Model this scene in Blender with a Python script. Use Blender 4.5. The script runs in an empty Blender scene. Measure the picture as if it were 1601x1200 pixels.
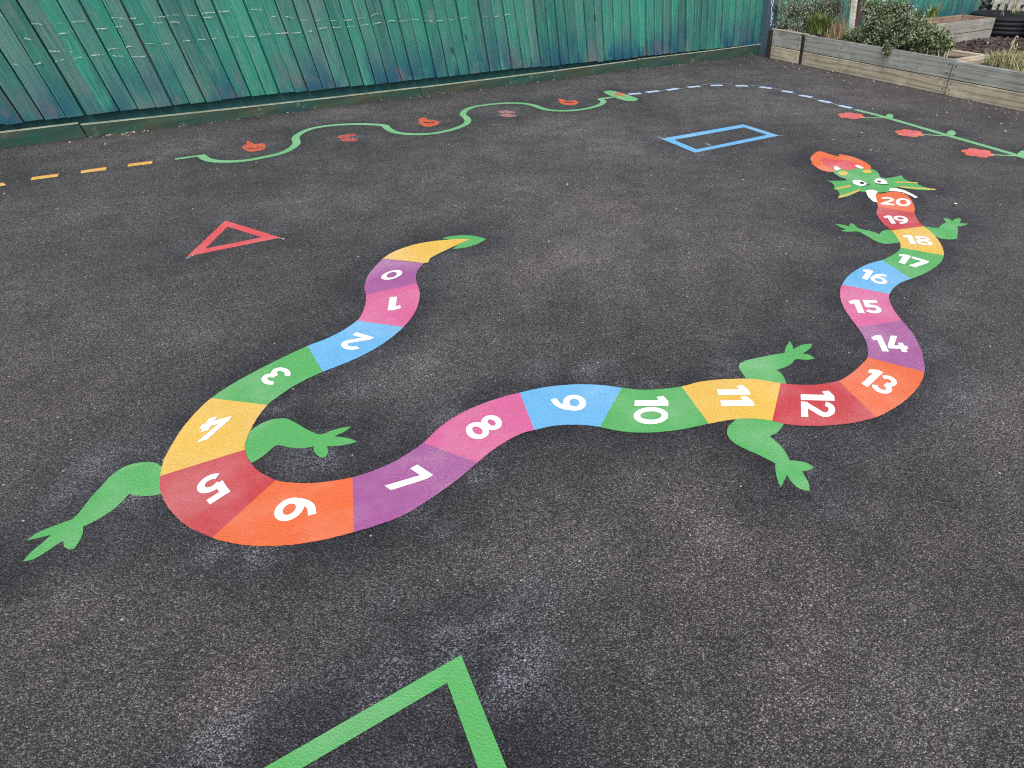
import bpy, bmesh, math, random
import numpy as np
from mathutils import Vector, Matrix, kdtree

SC = bpy.context.scene
COL = SC.collection
R = math.radians

# ------------------------------------------------------------------ camera
H = 1.6                                    # eye height over the tarmac
F_PX, TH, RO = 891.47, 0.7515, 0.0079      # focal length in photo pixels, pitch, roll
CX, CY = 800.5 + 242.1, 600 + 121.8        # principal point in photo pixels (1601 x 1200)
cam_d = bpy.data.cameras.new('camera')
cam = bpy.data.objects.new('camera', cam_d)
COL.objects.link(cam)
cam_d.sensor_fit = 'HORIZONTAL'
cam_d.sensor_width = 36.0
cam_d.lens = F_PX / 1601 * 36.0
cam_d.shift_x = (800.5 - CX) / 1601
cam_d.shift_y = (CY - 600) / 1601
cam_d.clip_start = 0.05
cam_d.clip_end = 2000
_c, _s = math.cos(RO), math.sin(RO)
_fw = Vector((0, math.cos(TH), -math.sin(TH)))
_ux = Vector((1, 0, 0))
_uy = Vector((0, math.sin(TH), math.cos(TH)))
_rt = _ux * _c + _uy * _s
_up = _uy * _c - _ux * _s
_m = Matrix((_rt, _up, -_fw)).transposed().to_4x4()
_m.translation = Vector((0, 0, H))
cam.matrix_world = _m
SC.camera = cam

# ------------------------------------------------------------------ sky, sun, exposure
SUN_EL, SUN_AZ = 50.0, 180.0               # degrees; azimuth clockwise from +Y
world = bpy.data.worlds.new('World')
SC.world = world
world.use_nodes = True
_wt = world.node_tree
_bg = _wt.nodes['Background']
_sky = _wt.nodes.new('ShaderNodeTexSky')
_sky.sky_type = 'NISHITA'
_sky.sun_disc = False
_sky.sun_elevation = R(SUN_EL)
_sky.sun_rotation = R(SUN_AZ)
_sky.dust_density = 4.0
_sky.air_density = 1.0
_hsv = _wt.nodes.new('ShaderNodeHueSaturation')
_hsv.inputs['Saturation'].default_value = 0.35     # thin cloud: a greyer sky
_wt.links.new(_sky.outputs['Color'], _hsv.inputs['Color'])
_wt.links.new(_hsv.outputs['Color'], _bg.inputs['Color'])
_bg.inputs['Strength'].default_value = 0.14
sun_d = bpy.data.lights.new('sun', 'SUN')
sun_d.energy = 1.3
sun_d.angle = R(35)
sun_d.color = (1.0, 0.96, 0.9)
sun = bpy.data.objects.new('sun', sun_d)
COL.objects.link(sun)
_az = R(SUN_AZ)
_sd = Vector((math.sin(_az) * math.cos(R(SUN_EL)), math.cos(_az) * math.cos(R(SUN_EL)), math.sin(R(SUN_EL))))
sun.rotation_euler = _sd.to_track_quat('Z', 'Y').to_euler()
sun.location = (0, 0, 8)
SC.view_settings.view_transform = 'Standard'
SC.view_settings.look = 'None'
SC.view_settings.gamma = 1.0
SC.view_settings.exposure = 0.50
SC.render.engine = 'CYCLES'
SC.cycles.use_denoising = False            # keep the grain of the stones
SC.cycles.pixel_filter_type = 'BLACKMAN_HARRIS'
SC.cycles.filter_width = 1.15

# ------------------------------------------------------------------ where a photo point lies in the yard
def ray(u, v):
    x = (u - CX) / F_PX; y = -(v - CY) / F_PX
    return _fw + _rt * x + _up * y
def G(u, v, z=0.0):
    d = ray(u, v); t = (z - H) / d.z
    return Vector((d.x * t, d.y * t, z))
FA, FD = 0.6496, 8.8666                    # fence: direction angle, distance
FU = Vector((math.cos(FA), math.sin(FA), 0)); FN = Vector((-math.sin(FA), math.cos(FA), 0))
PA, PD, PH = -0.9676, 8.13, 0.383          # timber planters
PU = Vector((math.cos(PA), math.sin(PA), 0)); PN = Vector((-math.sin(PA), math.cos(PA), 0))
def fpt(s, n, z):                          # n measured from the fence plane, minus = into the yard
    return FU * s + FN * (FD + n) + Vector((0, 0, z))
def ppt(s, n, z):
    return PU * s + PN * n + Vector((0, 0, z))
def on_fence(u, v, n=0.0):                 # (s, z) where the photo ray meets the fence plane
    r = ray(u, v); t = (FD + n) / r.dot(FN); p = r * t + Vector((0, 0, H))
    return p.dot(FU), p.z
def on_pl(u, v, n):                        # (s, z) on a plane parallel to the planter fronts
    r = ray(u, v); t = n / r.dot(PN); p = r * t + Vector((0, 0, H))
    return p.dot(PU), p.z
def zm(x0, y0, k, pts):                    # zoomed reading -> photo pixels
    return [(x0 + x / k, y0 + y / k) for x, y in pts]

# ------------------------------------------------------------------ linking and describing
def tag(o, label=None, cat=None, group=None, kind=None):
    if label: o['label'] = label
    if cat: o['category'] = cat
    if group: o['group'] = group
    if kind: o['kind'] = kind
    return o
def empty(name, loc, label, cat, group=None):
    o = bpy.data.objects.new(name, None); COL.objects.link(o)
    o.location = loc; o.empty_display_size = 0.1
    return tag(o, label, cat, group)
def link_mesh(name, me, mat=None, parent=None):
    if mat: me.materials.append(mat)
    o = bpy.data.objects.new(name, me); COL.objects.link(o)
    if parent is not None:
        o.parent = parent
        off = Vector(parent.location)
        q = parent.parent
        while q is not None:
            off += Vector(q.location); q = q.parent
        o.location = -off                  # meshes are written in yard coordinates
    return o
class MB:
    """collects vertices and faces, then links them as one mesh object"""
    def __init__(s): s.v = []; s.f = []; s.c = []
    def poly(s, pts, col=None):
        i = len(s.v); s.v += [tuple(p) for p in pts]; s.f.append(tuple(range(i, i + len(pts))))
        s.c += [col or (1, 1, 1)] * len(pts)
    def grid(s, A, B, col=None):           # strip between two polylines
        i = len(s.v); n = len(A)
        s.v += [tuple(p) for p in A] + [tuple(p) for p in B]; s.c += [col or (1, 1, 1)] * (2 * n)
        for k in range(n - 1): s.f.append((i + k, i + k + 1, i + n + k + 1, i + n + k))
    def hexa(s, c8, col=None):             # 4 bottom corners, 4 top corners
        i = len(s.v); s.v += [tuple(p) for p in c8]; s.c += [col or (1, 1, 1)] * 8
        for q in ((3, 2, 1, 0), (4, 5, 6, 7), (0, 1, 5, 4), (1, 2, 6, 5), (2, 3, 7, 6), (3, 0, 4, 7)):
            s.f.append(tuple(i + k for k in q))
    def tube(s, pts, rad, n=6, col=None):
        i = len(s.v); pts = [Vector(p) for p in pts]; m = len(pts)
        for k, p in enumerate(pts):
            t = (pts[min(k + 1, m - 1)] - pts[max(k - 1, 0)]).normalized()
            a = t.cross(Vector((0.3, 0.9, 0.2))).normalized(); b = t.cross(a)
            r = rad[k] if isinstance(rad, (list, tuple)) else rad
            for j in range(n):
                w = 2 * math.pi * j / n
                s.v.append(tuple(p + a * (r * math.cos(w)) + b * (r * math.sin(w)))); s.c.append(col or (1, 1, 1))
        for k in range(m - 1):
            for j in range(n):
                s.f.append((i + k * n + j, i + k * n + (j + 1) % n, i + (k + 1) * n + (j + 1) % n, i + (k + 1) * n + j))
        s.f.append(tuple(i + j for j in reversed(range(n)))); s.f.append(tuple(i + (m - 1) * n + j for j in range(n)))
    def build(s, name, mat, parent=None, smooth=False, bevel=0, colour=False):
        me = bpy.data.meshes.new(name); me.from_pydata(s.v, [], s.f)
        if colour:
            a = me.color_attributes.new('tint', 'FLOAT_COLOR', 'POINT')
            a.data.foreach_set('color', [x for c in s.c for x in (c[0], c[1], c[2], 1.0)])
        me.update()
        if smooth: me.polygons.foreach_set('use_smooth', [True] * len(me.polygons))
        o = link_mesh(name, me, mat, parent)
        if bevel:
            b = o.modifiers.new('soft_edges', 'BEVEL'); b.width = bevel; b.segments = 2; b.limit_method = 'ANGLE'
        return o

# ------------------------------------------------------------------ materials
def lin(r, g, b):
    f = lambda c: (c / 255 / 12.92) if c / 255 <= .04045 else ((c / 255 + .055) / 1.055) ** 2.4
    return (f(r), f(g), f(b))
class NT:
    def __init__(s, name):
        s.m = bpy.data.materials.new(name); s.m.use_nodes = True; s.t = s.m.node_tree
        s.b = s.t.nodes['Principled BSDF']; s.out = s.t.nodes['Material Output']
        s.co = s.t.nodes.new('ShaderNodeTexCoord').outputs['Object']
    def n(s, typ, **kw):
        x = s.t.nodes.new(typ)
        for k, v in kw.items(): setattr(x, k, v)
        return x
    def l(s, a, b): s.t.links.new(a, b)
    def put(s, sock, v):
        if hasattr(v, 'is_linked'): s.l(v, sock)
        elif isinstance(v, (tuple, list)) and len(v) == 3 and sock.type == 'RGBA': sock.default_value = (*v, 1)
        else: sock.default_value = v
    def noise(s, scale, detail=4, rough=.55, vec=None, dist=0.0, out='Fac'):
        x = s.n('ShaderNodeTexNoise'); x.inputs['Scale'].default_value = scale
        x.inputs['Detail'].default_value = detail; x.inputs['Roughness'].default_value = rough
        x.inputs['Distortion'].default_value = dist
        s.l(vec or s.co, x.inputs['Vector']); return x.outputs[out]
    def voro(s, scale, vec=None, feature='F1', rnd=1.0):
        x = s.n('ShaderNodeTexVoronoi', feature=feature); x.inputs['Scale'].default_value = scale
        x.inputs['Randomness'].default_value = rnd
        s.l(vec or s.co, x.inputs['Vector']); return x
    def stretch(s, sc, rot=(0, 0, 0)):
        x = s.n('ShaderNodeMapping'); x.inputs['Scale'].default_value = sc; x.inputs['Rotation'].default_value = rot
        s.l(s.co, x.inputs['Vector']); return x.outputs['Vector']
    def ramp(s, fac, stops):
        x = s.n('ShaderNodeValToRGB'); e = x.color_ramp.elements
        while len(e) < len(stops): e.new(0.5)
        for k, (p, c) in enumerate(stops):
            e[k].position = p; e[k].color = (*c, 1) if isinstance(c, tuple) else (c, c, c, 1)
        s.l(fac, x.inputs['Fac']); return x.outputs['Color']
    def mix(s, fac, a, b, mode='MIX'):
        x = s.n('ShaderNodeMix', data_type='RGBA', blend_type=mode)
        s.put(x.inputs['Factor'], fac); s.put(x.inputs['A'], a); s.put(x.inputs['B'], b)
        return x.outputs['Result']
    def math(s, op, a, b=0.5, c=None, clamp=False):
        x = s.n('ShaderNodeMath', operation=op); x.use_clamp = clamp
        s.put(x.inputs[0], a); s.put(x.inputs[1], b)
        if c is not None: s.put(x.inputs[2], c)
        return x.outputs[0]
    def attr(s, name, out='Fac'):
        return s.n('ShaderNodeAttribute', attribute_name=name).outputs[out]
    def bump(s, h, strength=.4, dist=.01, normal=None):
        x = s.n('ShaderNodeBump'); x.inputs['Strength'].default_value = strength; x.inputs['Distance'].default_value = dist
        s.l(h, x.inputs['Height'])
        if normal: s.l(normal, x.inputs['Normal'])
        return x.outputs['Normal']
    def fin(s, col, rough=.7, normal=None, spec=.3, alpha=None):
        s.put(s.b.inputs['Base Color'], col); s.put(s.b.inputs['Roughness'], rough)
        s.put(s.b.inputs['Specular IOR Level'], spec)
        if normal: s.l(normal, s.b.inputs['Normal'])
        if alpha is not None: s.put(s.b.inputs['Alpha'], alpha)
        return s.m

def mat_asphalt():
    t = NT('tarmac')
    wob = t.n('ShaderNodeVectorMath', operation='MULTIPLY_ADD')
    t.l(t.noise(60, 2, out='Color'), wob.inputs[0]); wob.inputs[1].default_value = (.006, .006, 0); t.l(t.co, wob.inputs[2])
    vec = wob.outputs[0]
    flat = t.n('ShaderNodeVectorMath', operation='MULTIPLY'); t.l(vec, flat.inputs[0]); flat.inputs[1].default_value = (1, 1, 0)
    vec = flat.outputs[0]
    v1 = t.voro(178, vec); v2 = t.voro(370, vec)
    chip = t.ramp(v1.outputs['Distance'], [(0.18, 1.0), (0.66, 0.0)])
    chip2 = t.ramp(v2.outputs['Distance'], [(0.15, 1.0), (0.8, 0.0)])
    h = t.math('MULTIPLY_ADD', chip2, .45, chip)
    rnd = t.n('ShaderNodeSeparateColor'); t.l(v1.outputs['Color'], rnd.inputs[0])
    tone = t.ramp(rnd.outputs[0], [(0.0, (.046, .0425, .0450)), (.35, (.112, .1035, .1080)), (.70, (.178, .164, .170)), (.94, (.245, .227, .232)), (1.0, (.42, .40, .40))])
    base = t.mix(t.math('MULTIPLY', h, .95, clamp=True), (.0125, .0117, .0128), tone)
    patch = t.ramp(t.noise(1.1, 6, .62), [(.3, .70), (.52, 1.0), (.72, 1.34)])
    base = t.mix(1.0, base, patch, 'MULTIPLY')
    streak = t.ramp(t.noise(4.2, 6, .68), [(.30, .72), (.5, 1.0), (.72, 1.26)])
    base = t.mix(1.0, base, streak, 'MULTIPLY')
    warm = t.noise(.8, 3)
    base = t.mix(t.math('MULTIPLY', t.ramp(warm, [(.45, 0.0), (.7, 1.0)]), .55), base, t.mix(1.0, base, (1.06, 1.0, .94), 'MULTIPLY'))
    base = t.mix(t.math('MULTIPLY', t.attr('wear'), t.ramp(t.noise(2.6, 6, .68), [(.28, .45), (.65, 1.25)]), clamp=True), base, t.mix(1.0, base, (1.95, 1.88, 1.88), 'MULTIPLY'))
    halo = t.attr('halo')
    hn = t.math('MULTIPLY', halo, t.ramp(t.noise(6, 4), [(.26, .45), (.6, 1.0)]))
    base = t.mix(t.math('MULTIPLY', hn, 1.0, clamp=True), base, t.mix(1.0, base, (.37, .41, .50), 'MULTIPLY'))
    spray = t.math('MULTIPLY', t.math('MULTIPLY', t.attr('spray'), t.math('MULTIPLY', h, t.ramp(t.noise(7, 4, .6), [(.35, .3), (.65, 1.5)]))), t.ramp(rnd.outputs[1], [(.45, .12), (.62, 1.0)]))
    base = t.mix(t.math('MULTIPLY', spray, .62, clamp=True), base, (.50, .52, .60))
    dots = t.voro(17, None)
    dsep = t.n('ShaderNodeSeparateColor'); t.l(dots.outputs['Color'], dsep.inputs[0])
    dot = t.math('MULTIPLY', t.math('LESS_THAN', dots.outputs['Distance'], .075), t.math('GREATER_THAN', dsep.outputs[0], .86))
    base = t.mix(t.math('MULTIPLY', dot, .8), base, (.62, .61, .58))
    nrm = t.bump(h, .9, .005)
    nrm = t.bump(t.noise(9, 4), .25, .006, nrm)
    return t.fin(base, t.ramp(t.noise(3, 3), [(.3, .50), (.7, .66)]), nrm, .36)

def mat_paint(name, rgb, speck=.35, spec=.35, k=1.0):
    t = NT(name)
    c = tuple(min(.9, max(.008, x / 1.40 - .018)) for x in lin(*rgb)) if k != .9 else tuple(x * .9 for x in lin(*rgb))
    v1 = t.voro(165); h = t.ramp(v1.outputs['Distance'], [(0.1, 1.0), (0.8, 0.0)])
    col = t.mix(t.ramp(t.noise(3.0, 5, .6), [(.3, 0.0), (.75, .30)]), c, tuple(min(1, x * .78 + .015) for x in c))
    col = t.mix(t.ramp(t.noise(2.3, 4, .6), [(.46, 0.0), (.78, .20)]), col, (.74, .73, .74))     # dry over-spray haze
    patch = t.ramp(t.noise(2.0, 3), [(.48, .05), (.72, 1.0)])
    sp = t.ramp(t.noise(230, 2, .8), [(.56, 0.0), (.66, 1.0)])
    col = t.mix(t.math('MULTIPLY', t.math('MULTIPLY', patch, sp), speck), col, (.85, .83, .85))
    pin = t.math('GREATER_THAN', t.noise(310, 1, .5), .73)
    col = t.mix(t.math('MULTIPLY', pin, .6), col, tuple(x * .3 for x in c))
    gap = t.math('SUBTRACT', 1.0, h); worn = t.ramp(t.noise(1.3, 5, .65), [(.46, .05), (.7, .36)])
    col = t.mix(t.math('MULTIPLY', gap, worn), col, tuple(x * .62 for x in c))
    nrm = t.bump(h, .5, .0026)
    return t.fin(col, .55, nrm, spec)

def mat_scuffed(name, rgb, cover=.5, scale=55):
    """paint or chalk that covers only part of the stones"""
    t = NT(name)
    c = lin(*rgb)
    a = t.ramp(t.noise(scale, 4, .7), [(max(0, .62 - cover * .5), 0.0), (min(1, .80 - cover * .5), 1.0)])
    return t.fin(t.mix(t.noise(20, 3), c, tuple(x * .75 for x in c)), .75, None, .2, a)

def mat_boards():
    t = NT('stained_boards')
    tint = t.attr('tint', 'Color')
    st = t.stretch((9, 9, 0.9)); st2 = t.stretch((55, 55, 2.2)); st3 = t.stretch((2.2, 2.2, 1.1))
    col = t.mix(t.ramp(t.noise(1.6, 5, .65, st), [(.36, 0.0), (.70, .75)]), tint, (.080, .190, .170))
    col = t.mix(t.ramp(t.noise(2.2, 5, .6, st3), [(.50, 0.0), (.72, .7)]), col, (.018, .265, .175))
    col = t.mix(t.ramp(t.noise(1.3, 5, .7, st2), [(.50, 0.0), (.72, .55)]), col, (.24, .36, .33))
    col = t.mix(t.ramp(t.noise(1.1, 6, .72, t.stretch((5, 5, 2.6), (0, 0, .4))), [(.56, 0.0), (.70, .65)]), col, (.20, .22, .22))
    dark = t.ramp(t.noise(1.9, 4, .6, st2), [(.28, .75), (.47, 0.0)])
    col = t.mix(dark, col, (.016, .085, .075))
    sep = t.n('ShaderNodeSeparateXYZ'); t.l(t.co, sep.inputs[0])
    low = t.math('SUBTRACT', 1.0, t.math('DIVIDE', t.math('SUBTRACT', sep.outputs[2], .16), .48, clamp=True), clamp=True)
    blue = t.math('MULTIPLY', low, t.ramp(t.noise(1.15, 4, .6, st3), [(.40, 0.0), (.55, 1.0)]))
    col = t.mix(t.math('MULTIPLY', blue, 1.0, clamp=True), col, (.018, .085, .150))
    purple = t.math('MULTIPLY', low, t.ramp(t.noise(1.7, 4, .6, t.stretch((2.6, 2.6, 1.4), (0, 0, 1))), [(.52, 0.0), (.68, .8)]))
    col = t.mix(purple, col, (.16, .155, .165))
    knot = t.voro(2.1, t.stretch((1.6, 1.6, .8)))
    col = t.mix(t.math('MULTIPLY', t.math('LESS_THAN', knot.outputs['Distance'], .075), .7), col, (.012, .05, .04))
    nrm = t.bump(t.noise(2.0, 5, .7, st2), .75, .010)
    return t.fin(col, .72, nrm, .25)

def mat_gravel_board():
    t = NT('painted_kickboard')
    st = t.stretch((1.1, 1.1, 5))
    col = t.mix(t.ramp(t.noise(1.6, 5, .65, st), [(.34, 0.0), (.62, 1.0)]), (.014, .075, .060), (.052, .062, .042))
    col = t.mix(t.ramp(t.noise(2.1, 5, .6, t.stretch((.8, .8, 3), (0, 0, .6))), [(.54, 0.0), (.68, .85)]), col, (.018, .060, .080))
    col = t.mix(t.ramp(t.noise(9, 6, .75), [(.58, 0.0), (.72, .7)]), col, (.22, .235, .18))
    return t.fin(col, .8, t.bump(t.noise(14, 5, .7), .5, .01), .2)

def mat_wood(name, a, b, rot=0.0, rings=.5, scale=1.0):
    t = NT(name)
    mp = t.n('ShaderNodeMapping'); t.l(t.co, mp.inputs['Vector']); mp.inputs['Rotation'].default_value = (0, 0, rot)
    m2 = t.n('ShaderNodeMapping'); t.l(mp.outputs[0], m2.inputs['Vector']); m2.inputs['Scale'].default_value = (.8 * scale, 7 * scale, 11 * scale)
    g = t.noise(2.2, 6, .7, m2.outputs[0], .9)
    w = t.n('ShaderNodeTexWave', wave_type='BANDS', bands_direction='Z'); t.l(m2.outputs[0], w.inputs['Vector'])
    w.inputs['Scale'].default_value = .5; w.inputs['Distortion'].default_value = 9; w.inputs['Detail'].default_value = 3; w.inputs['Detail Scale'].default_value = .7
    col = t.mix(g, a, b)
    col = t.mix(t.math('MULTIPLY', t.ramp(w.outputs['Fac'], [(.62, 0.0), (.88, 1.0)]), rings), col, tuple(x * .42 for x in a))
    col = t.mix(t.ramp(t.noise(3.2, 5, .65), [(.52, 0.0), (.75, .55)]), col, tuple(x * .5 for x in a))
    m3 = t.n('ShaderNodeMapping'); t.l(mp.outputs[0], m3.inputs['Vector']); m3.inputs['Scale'].default_value = (1.6, 20, 34)
    col = t.mix(t.ramp(t.noise(1.5, 4, .6, m3.outputs[0], .6), [(.30, .75), (.42, 0.0)]), col, tuple(x * .30 for x in a))
    col = t.mix(t.ramp(t.noise(1.4, 5, .6, t.stretch((1.4, 1.4, 3.0))), [(.50, 0.0), (.72, .55)]), col, tuple(min(1, x * 1.35) for x in b))
    knot = t.voro(2.6, m2.outputs[0] if False else t.stretch((1.0, 1.0, 2.2)))
    col = t.mix(t.math('MULTIPLY', t.math('LESS_THAN', t.math('MULTIPLY_ADD', t.noise(40, 3), .10, knot.outputs['Distance']), .095), .6), col, (.03, .026, .022))
    return t.fin(col, .82, t.bump(g, .5, .008), .18)

def mat_tint(name, rough=.7, spec=.3, bumps=None):
    t = NT(name)
    c = t.attr('tint', 'Color')
    col = t.mix(.5, c, t.mix(1.0, c, t.ramp(t.noise(35, 3), [(.3, .75), (.7, 1.25)]), 'MULTIPLY'))
    return t.fin(col, rough, t.bump(t.noise(bumps, 4), .5, .01) if bumps else None, spec)
def mat_flat(name, c, rough=.75, spec=.25, nscale=25, var=.35, bump=.3):
    t = NT(name)
    n = t.noise(nscale, 5, .65)
    return t.fin(t.mix(n, tuple(x * (1 - var) for x in c), tuple(min(1, x * (1 + var)) for x in c)), rough, t.bump(n, bump, .008), spec)

M_TARMAC = mat_asphalt()
YEL, RED, ORA, PUR, PNK, BLU, GRN, WHT = (253, 208, 102), (216, 84, 90), (254, 126, 80), (182, 108, 170), (233, 120, 172), (126, 200, 253), (106, 193, 114), (250, 249, 247)
PK = .80
P = {'petal': mat_paint('petal_paint', (250, 126, 98), .2, k=PK), 'petal_pink': mat_paint('petal_centre_paint', (240, 116, 122), .2, k=PK), 'yellow': mat_paint('yellow_paint', YEL, .10, k=PK), 'red': mat_paint('red_paint', RED, .30, k=PK), 'orange': mat_paint('orange_paint', ORA, .18, k=PK),
     'purple': mat_paint('purple_paint', PUR, .55, k=PK), 'pink': mat_paint('pink_paint', PNK, .22, k=PK), 'blue': mat_paint('blue_paint', BLU, .10, k=PK),
     'green': mat_paint('green_paint', GRN, .12, k=PK), 'white': mat_paint('white_paint', WHT, .0, k=.90),
     'black': mat_paint('black_paint', (40, 40, 42), .1), 'navy': mat_scuffed('navy_overspray', (84, 104, 158), .30),
     'line_green': mat_paint('line_green_paint', (134, 206, 146), .35, k=PK), 'sky': mat_paint('pale_blue_paint', (205, 228, 252), .15, k=PK),
     'coral': mat_paint('coral_paint', (238, 100, 106), .25, k=PK), 'orange_line': mat_paint('amber_paint', (252, 200, 100), .25, k=PK)}
M_SPRAY_OR = mat_scuffed('orange_spray', (222, 106, 76), .54)
M_SPRAY_RD = mat_scuffed('red_spray', (205, 100, 98), .50)
M_SPRAY_PK = mat_scuffed('faded_pink_spray', (206, 150, 150), .42)
M_CHALK = mat_scuffed('white_chalk', (205, 208, 214), .30, 70)
M_CHALK_Y = mat_scuffed('yellow_chalk', (176, 160, 118), .10, 110)

# ------------------------------------------------------------------ flat paint helpers
def cr(pts, n=6, closed=False):            # Catmull-Rom through 2-D/3-D points
    pts = [Vector(p) for p in pts]; out = []; m = len(pts)
    for i in range(m if closed else m - 1):
        if closed: a, b, c, d = pts[i - 1], pts[i], pts[(i + 1) % m], pts[(i + 2) % m]
        else:
            b, c = pts[i], pts[i + 1]
            a = pts[i - 1] if i else b * 2 - c
            d = pts[i + 2] if i + 2 < m else c * 2 - b
        for k in range(n):
            t = k / n
            out.append(.5 * ((2 * b) + (c - a) * t + (2 * a - 5 * b + 4 * c - d) * t * t + (3 * b - a - 3 * c + d) * t ** 3))
    if not closed: out.append(pts[-1])
    return out
def outline(px, sharp=48, n=4):            # closed photo outline; corners sharper than `sharp` degrees stay corners
    m = len(px); P2 = [Vector(p) for p in px]; corner = []
    for i in range(m):
        a = P2[i] - P2[i - 1]; b = P2[(i + 1) % m] - P2[i]
        corner.append(a.length > 0 and b.length > 0 and a.angle(b, 0) > R(sharp))
    idx = [i for i in range(m) if corner[i]]
    if not idx: return [tuple(p) for p in cr(P2, n, True)]
    out = []
    for q, i in enumerate(idx):
        j = idx[(q + 1) % len(idx)]
        seg = [P2[i]]; k = i
        while True:
            k = (k + 1) % m; seg.append(P2[k])
            if k == j: break
        out += [tuple(p) for p in (cr(seg, n) if len(seg) > 2 else seg)][:-1]
    return out
MARK = []                                  # ground points of every marking, for the undercoat round it
def note(pts, w=1.0):
    for p in pts: MARK.append((p[0], p[1], w))
ZK = .36                                   # paint lies almost flush
RJ = random.Random(4)
def ragged(g, step=.014, amp=.0011):
    out = []
    for a, b in zip(g, g[1:] + g[:1]):
        n = max(1, int((b - a).length / step)); d = (b - a)
        nn = Vector((-d.y, d.x, 0)).normalized() if d.length > 1e-6 else Vector((0, 0, 0))
        for k in range(n): out.append(a + d * (k / n) + nn * RJ.uniform(-amp, amp) * (1 if k else .4))
    return out
def paint_poly(name, px, mat, parent=None, z=.004, smooth=True, halo=1.0):
    o2 = outline(px) if smooth else px
    g = [G(u, v) for u, v in o2]
    g = ragged(g)
    for p in g: p.z = z * ZK
    if halo: note(g[::2], halo)
    mb = MB(); mb.poly(g)
    o = mb.build(name, mat, parent)
    bm = bmesh.new(); bm.from_mesh(o.data)
    bmesh.ops.triangulate(bm, faces=bm.faces[:], ngon_method='EAR_CLIP')
    for f in bm.faces:
        f.normal_update()
        if f.normal.z < 0: f.normal_flip()
    bm.to_mesh(o.data); bm.free()
    return o
def ribbon_pts(c, w):                      # both edges of a band of width w along ground centreline c
    L, Rr = [], []
    for i, p in enumerate(c):
        a = c[max(i - 1, 0)]; b = c[min(i + 1, len(c) - 1)]
        t = (b - a).normalized(); nrm = Vector((-t.y, t.x, 0)); ww = w[i] if isinstance(w, list) else w
        L.append(p + nrm * ww / 2); Rr.append(p - nrm * ww / 2)
    return L, Rr
def paint_ribbon(name, px, w, mat, parent=None, z=.004, n=8, halo=.7, smooth=0):
    c = cr([G(u, v, 0) for u, v in px], n)
    for _ in range(smooth): c = [c[0]] + [(a + b * 2 + d) / 4 for a, b, d in zip(c, c[1:], c[2:])] + [c[-1]]
    c = [Vector((p.x, p.y, z * ZK)) for p in c]
    if halo: note(c, halo)
    L, Rr = ribbon_pts(c, w)
    mb = MB(); mb.grid(Rr, L)
    return mb.build(name, mat, parent)
def quad_bar(name, a, b, wpx, mat, parent, z=.004):
    ga, gb = G(*a), G(*b); t = (gb - ga).normalized(); nn = Vector((-t.y, t.x, 0)) * wpx / 2
    mb = MB(); mb.poly(ragged([Vector((q.x, q.y, z * ZK)) for q in (ga - nn, gb - nn, gb + nn, ga + nn)]))
    note([ga, (ga + gb) / 2, gb], .5)
    return mb.build(name, mat, parent)
def area_centre(px):
    g = [G(*p) for p in px]; s = Vector((0, 0, 0))
    for p in g: s += p
    s /= len(g); s.z = 0
    return s

# ------------------------------------------------------------------ the painted number dragon
drag = empty('painted_dragon', (0, 2.6, 0), 'long green headed dragon painted on the tarmac, its rainbow body numbered 0 to 20', 'ground painting')
T_ = lambda *p: zm(540, 340, 6.154, p)
U_ = lambda *p: zm(240, 470, 3.8095, p)
V_ = lambda *p: zm(0, 600, 3.8095, p)
W_ = lambda *p: zm(320, 600, 3.8095, p)
X_ = lambda *p: zm(640, 540, 3.8095, p)
Y_ = lambda *p: zm(1000, 500, 3.8095, p)
Z_ = lambda *p: zm(1260, 460, 5.714, p)
Q_ = lambda *p: zm(1240, 380, 6.154, p)
R_ = lambda *p: zm(1240, 210, 5.3333, p)
K_ = lambda *p: zm(1270, 225, 7.624, p)
# outer edge / inner edge readings, one list per segment (a segment ends where the next starts)
EA = [T_((360, 395), (230, 540), (190, 640), (185, 690)), T_((200, 745), (195, 830), (165, 920)),
      U_((1212, 120), (1130, 178), (1030, 228)), U_((920, 270), (760, 345), (640, 405), (480, 492)),
      U_((345, 582), (250, 670), (160, 780), (100, 880), (60, 960)), V_((957, 550), (955, 620), (975, 690), (1030, 770), (1120, 850)),
      W_((46, 917), (140, 945), (260, 963), (400, 968), (560, 955), (730, 925)), W_((888, 885), (1050, 835), (1200, 775)) + X_((170, 885), (300, 790)),
      X_((405, 700), (490, 630), (580, 570), (670, 525)), X_((745, 505), (860, 480), (980, 473), (1065, 477)),
      X_((1135, 487), (1230, 507), (1350, 520)) + Y_((130, 668), (270, 650)), Y_((413, 620), (530, 598), (660, 588)),
      Y_((790, 603), (870, 622), (1000, 632), (1150, 628), (1290, 610)), Z_((625, 1100), (740, 1045), (860, 970), (960, 880), (1025, 790)),
      Z_((1058, 695), (1055, 610), (1035, 520), (990, 415), (930, 320)), Q_((1045, 745), (985, 670), (940, 590), (922, 540)),
      Q_((927, 492), (970, 430), (1040, 380)), Q_((1135, 345), (1240, 305), (1340, 250), (1420, 185)),
      R_((1255, 1010), (1245, 945), (1205, 875), (1150, 815)), R_((1090, 768), (1055, 735), (1025, 690)),
      R_((1010, 655), (1015, 620), (1005, 590), (985, 545), (955, 512), (918, 490))]
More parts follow.
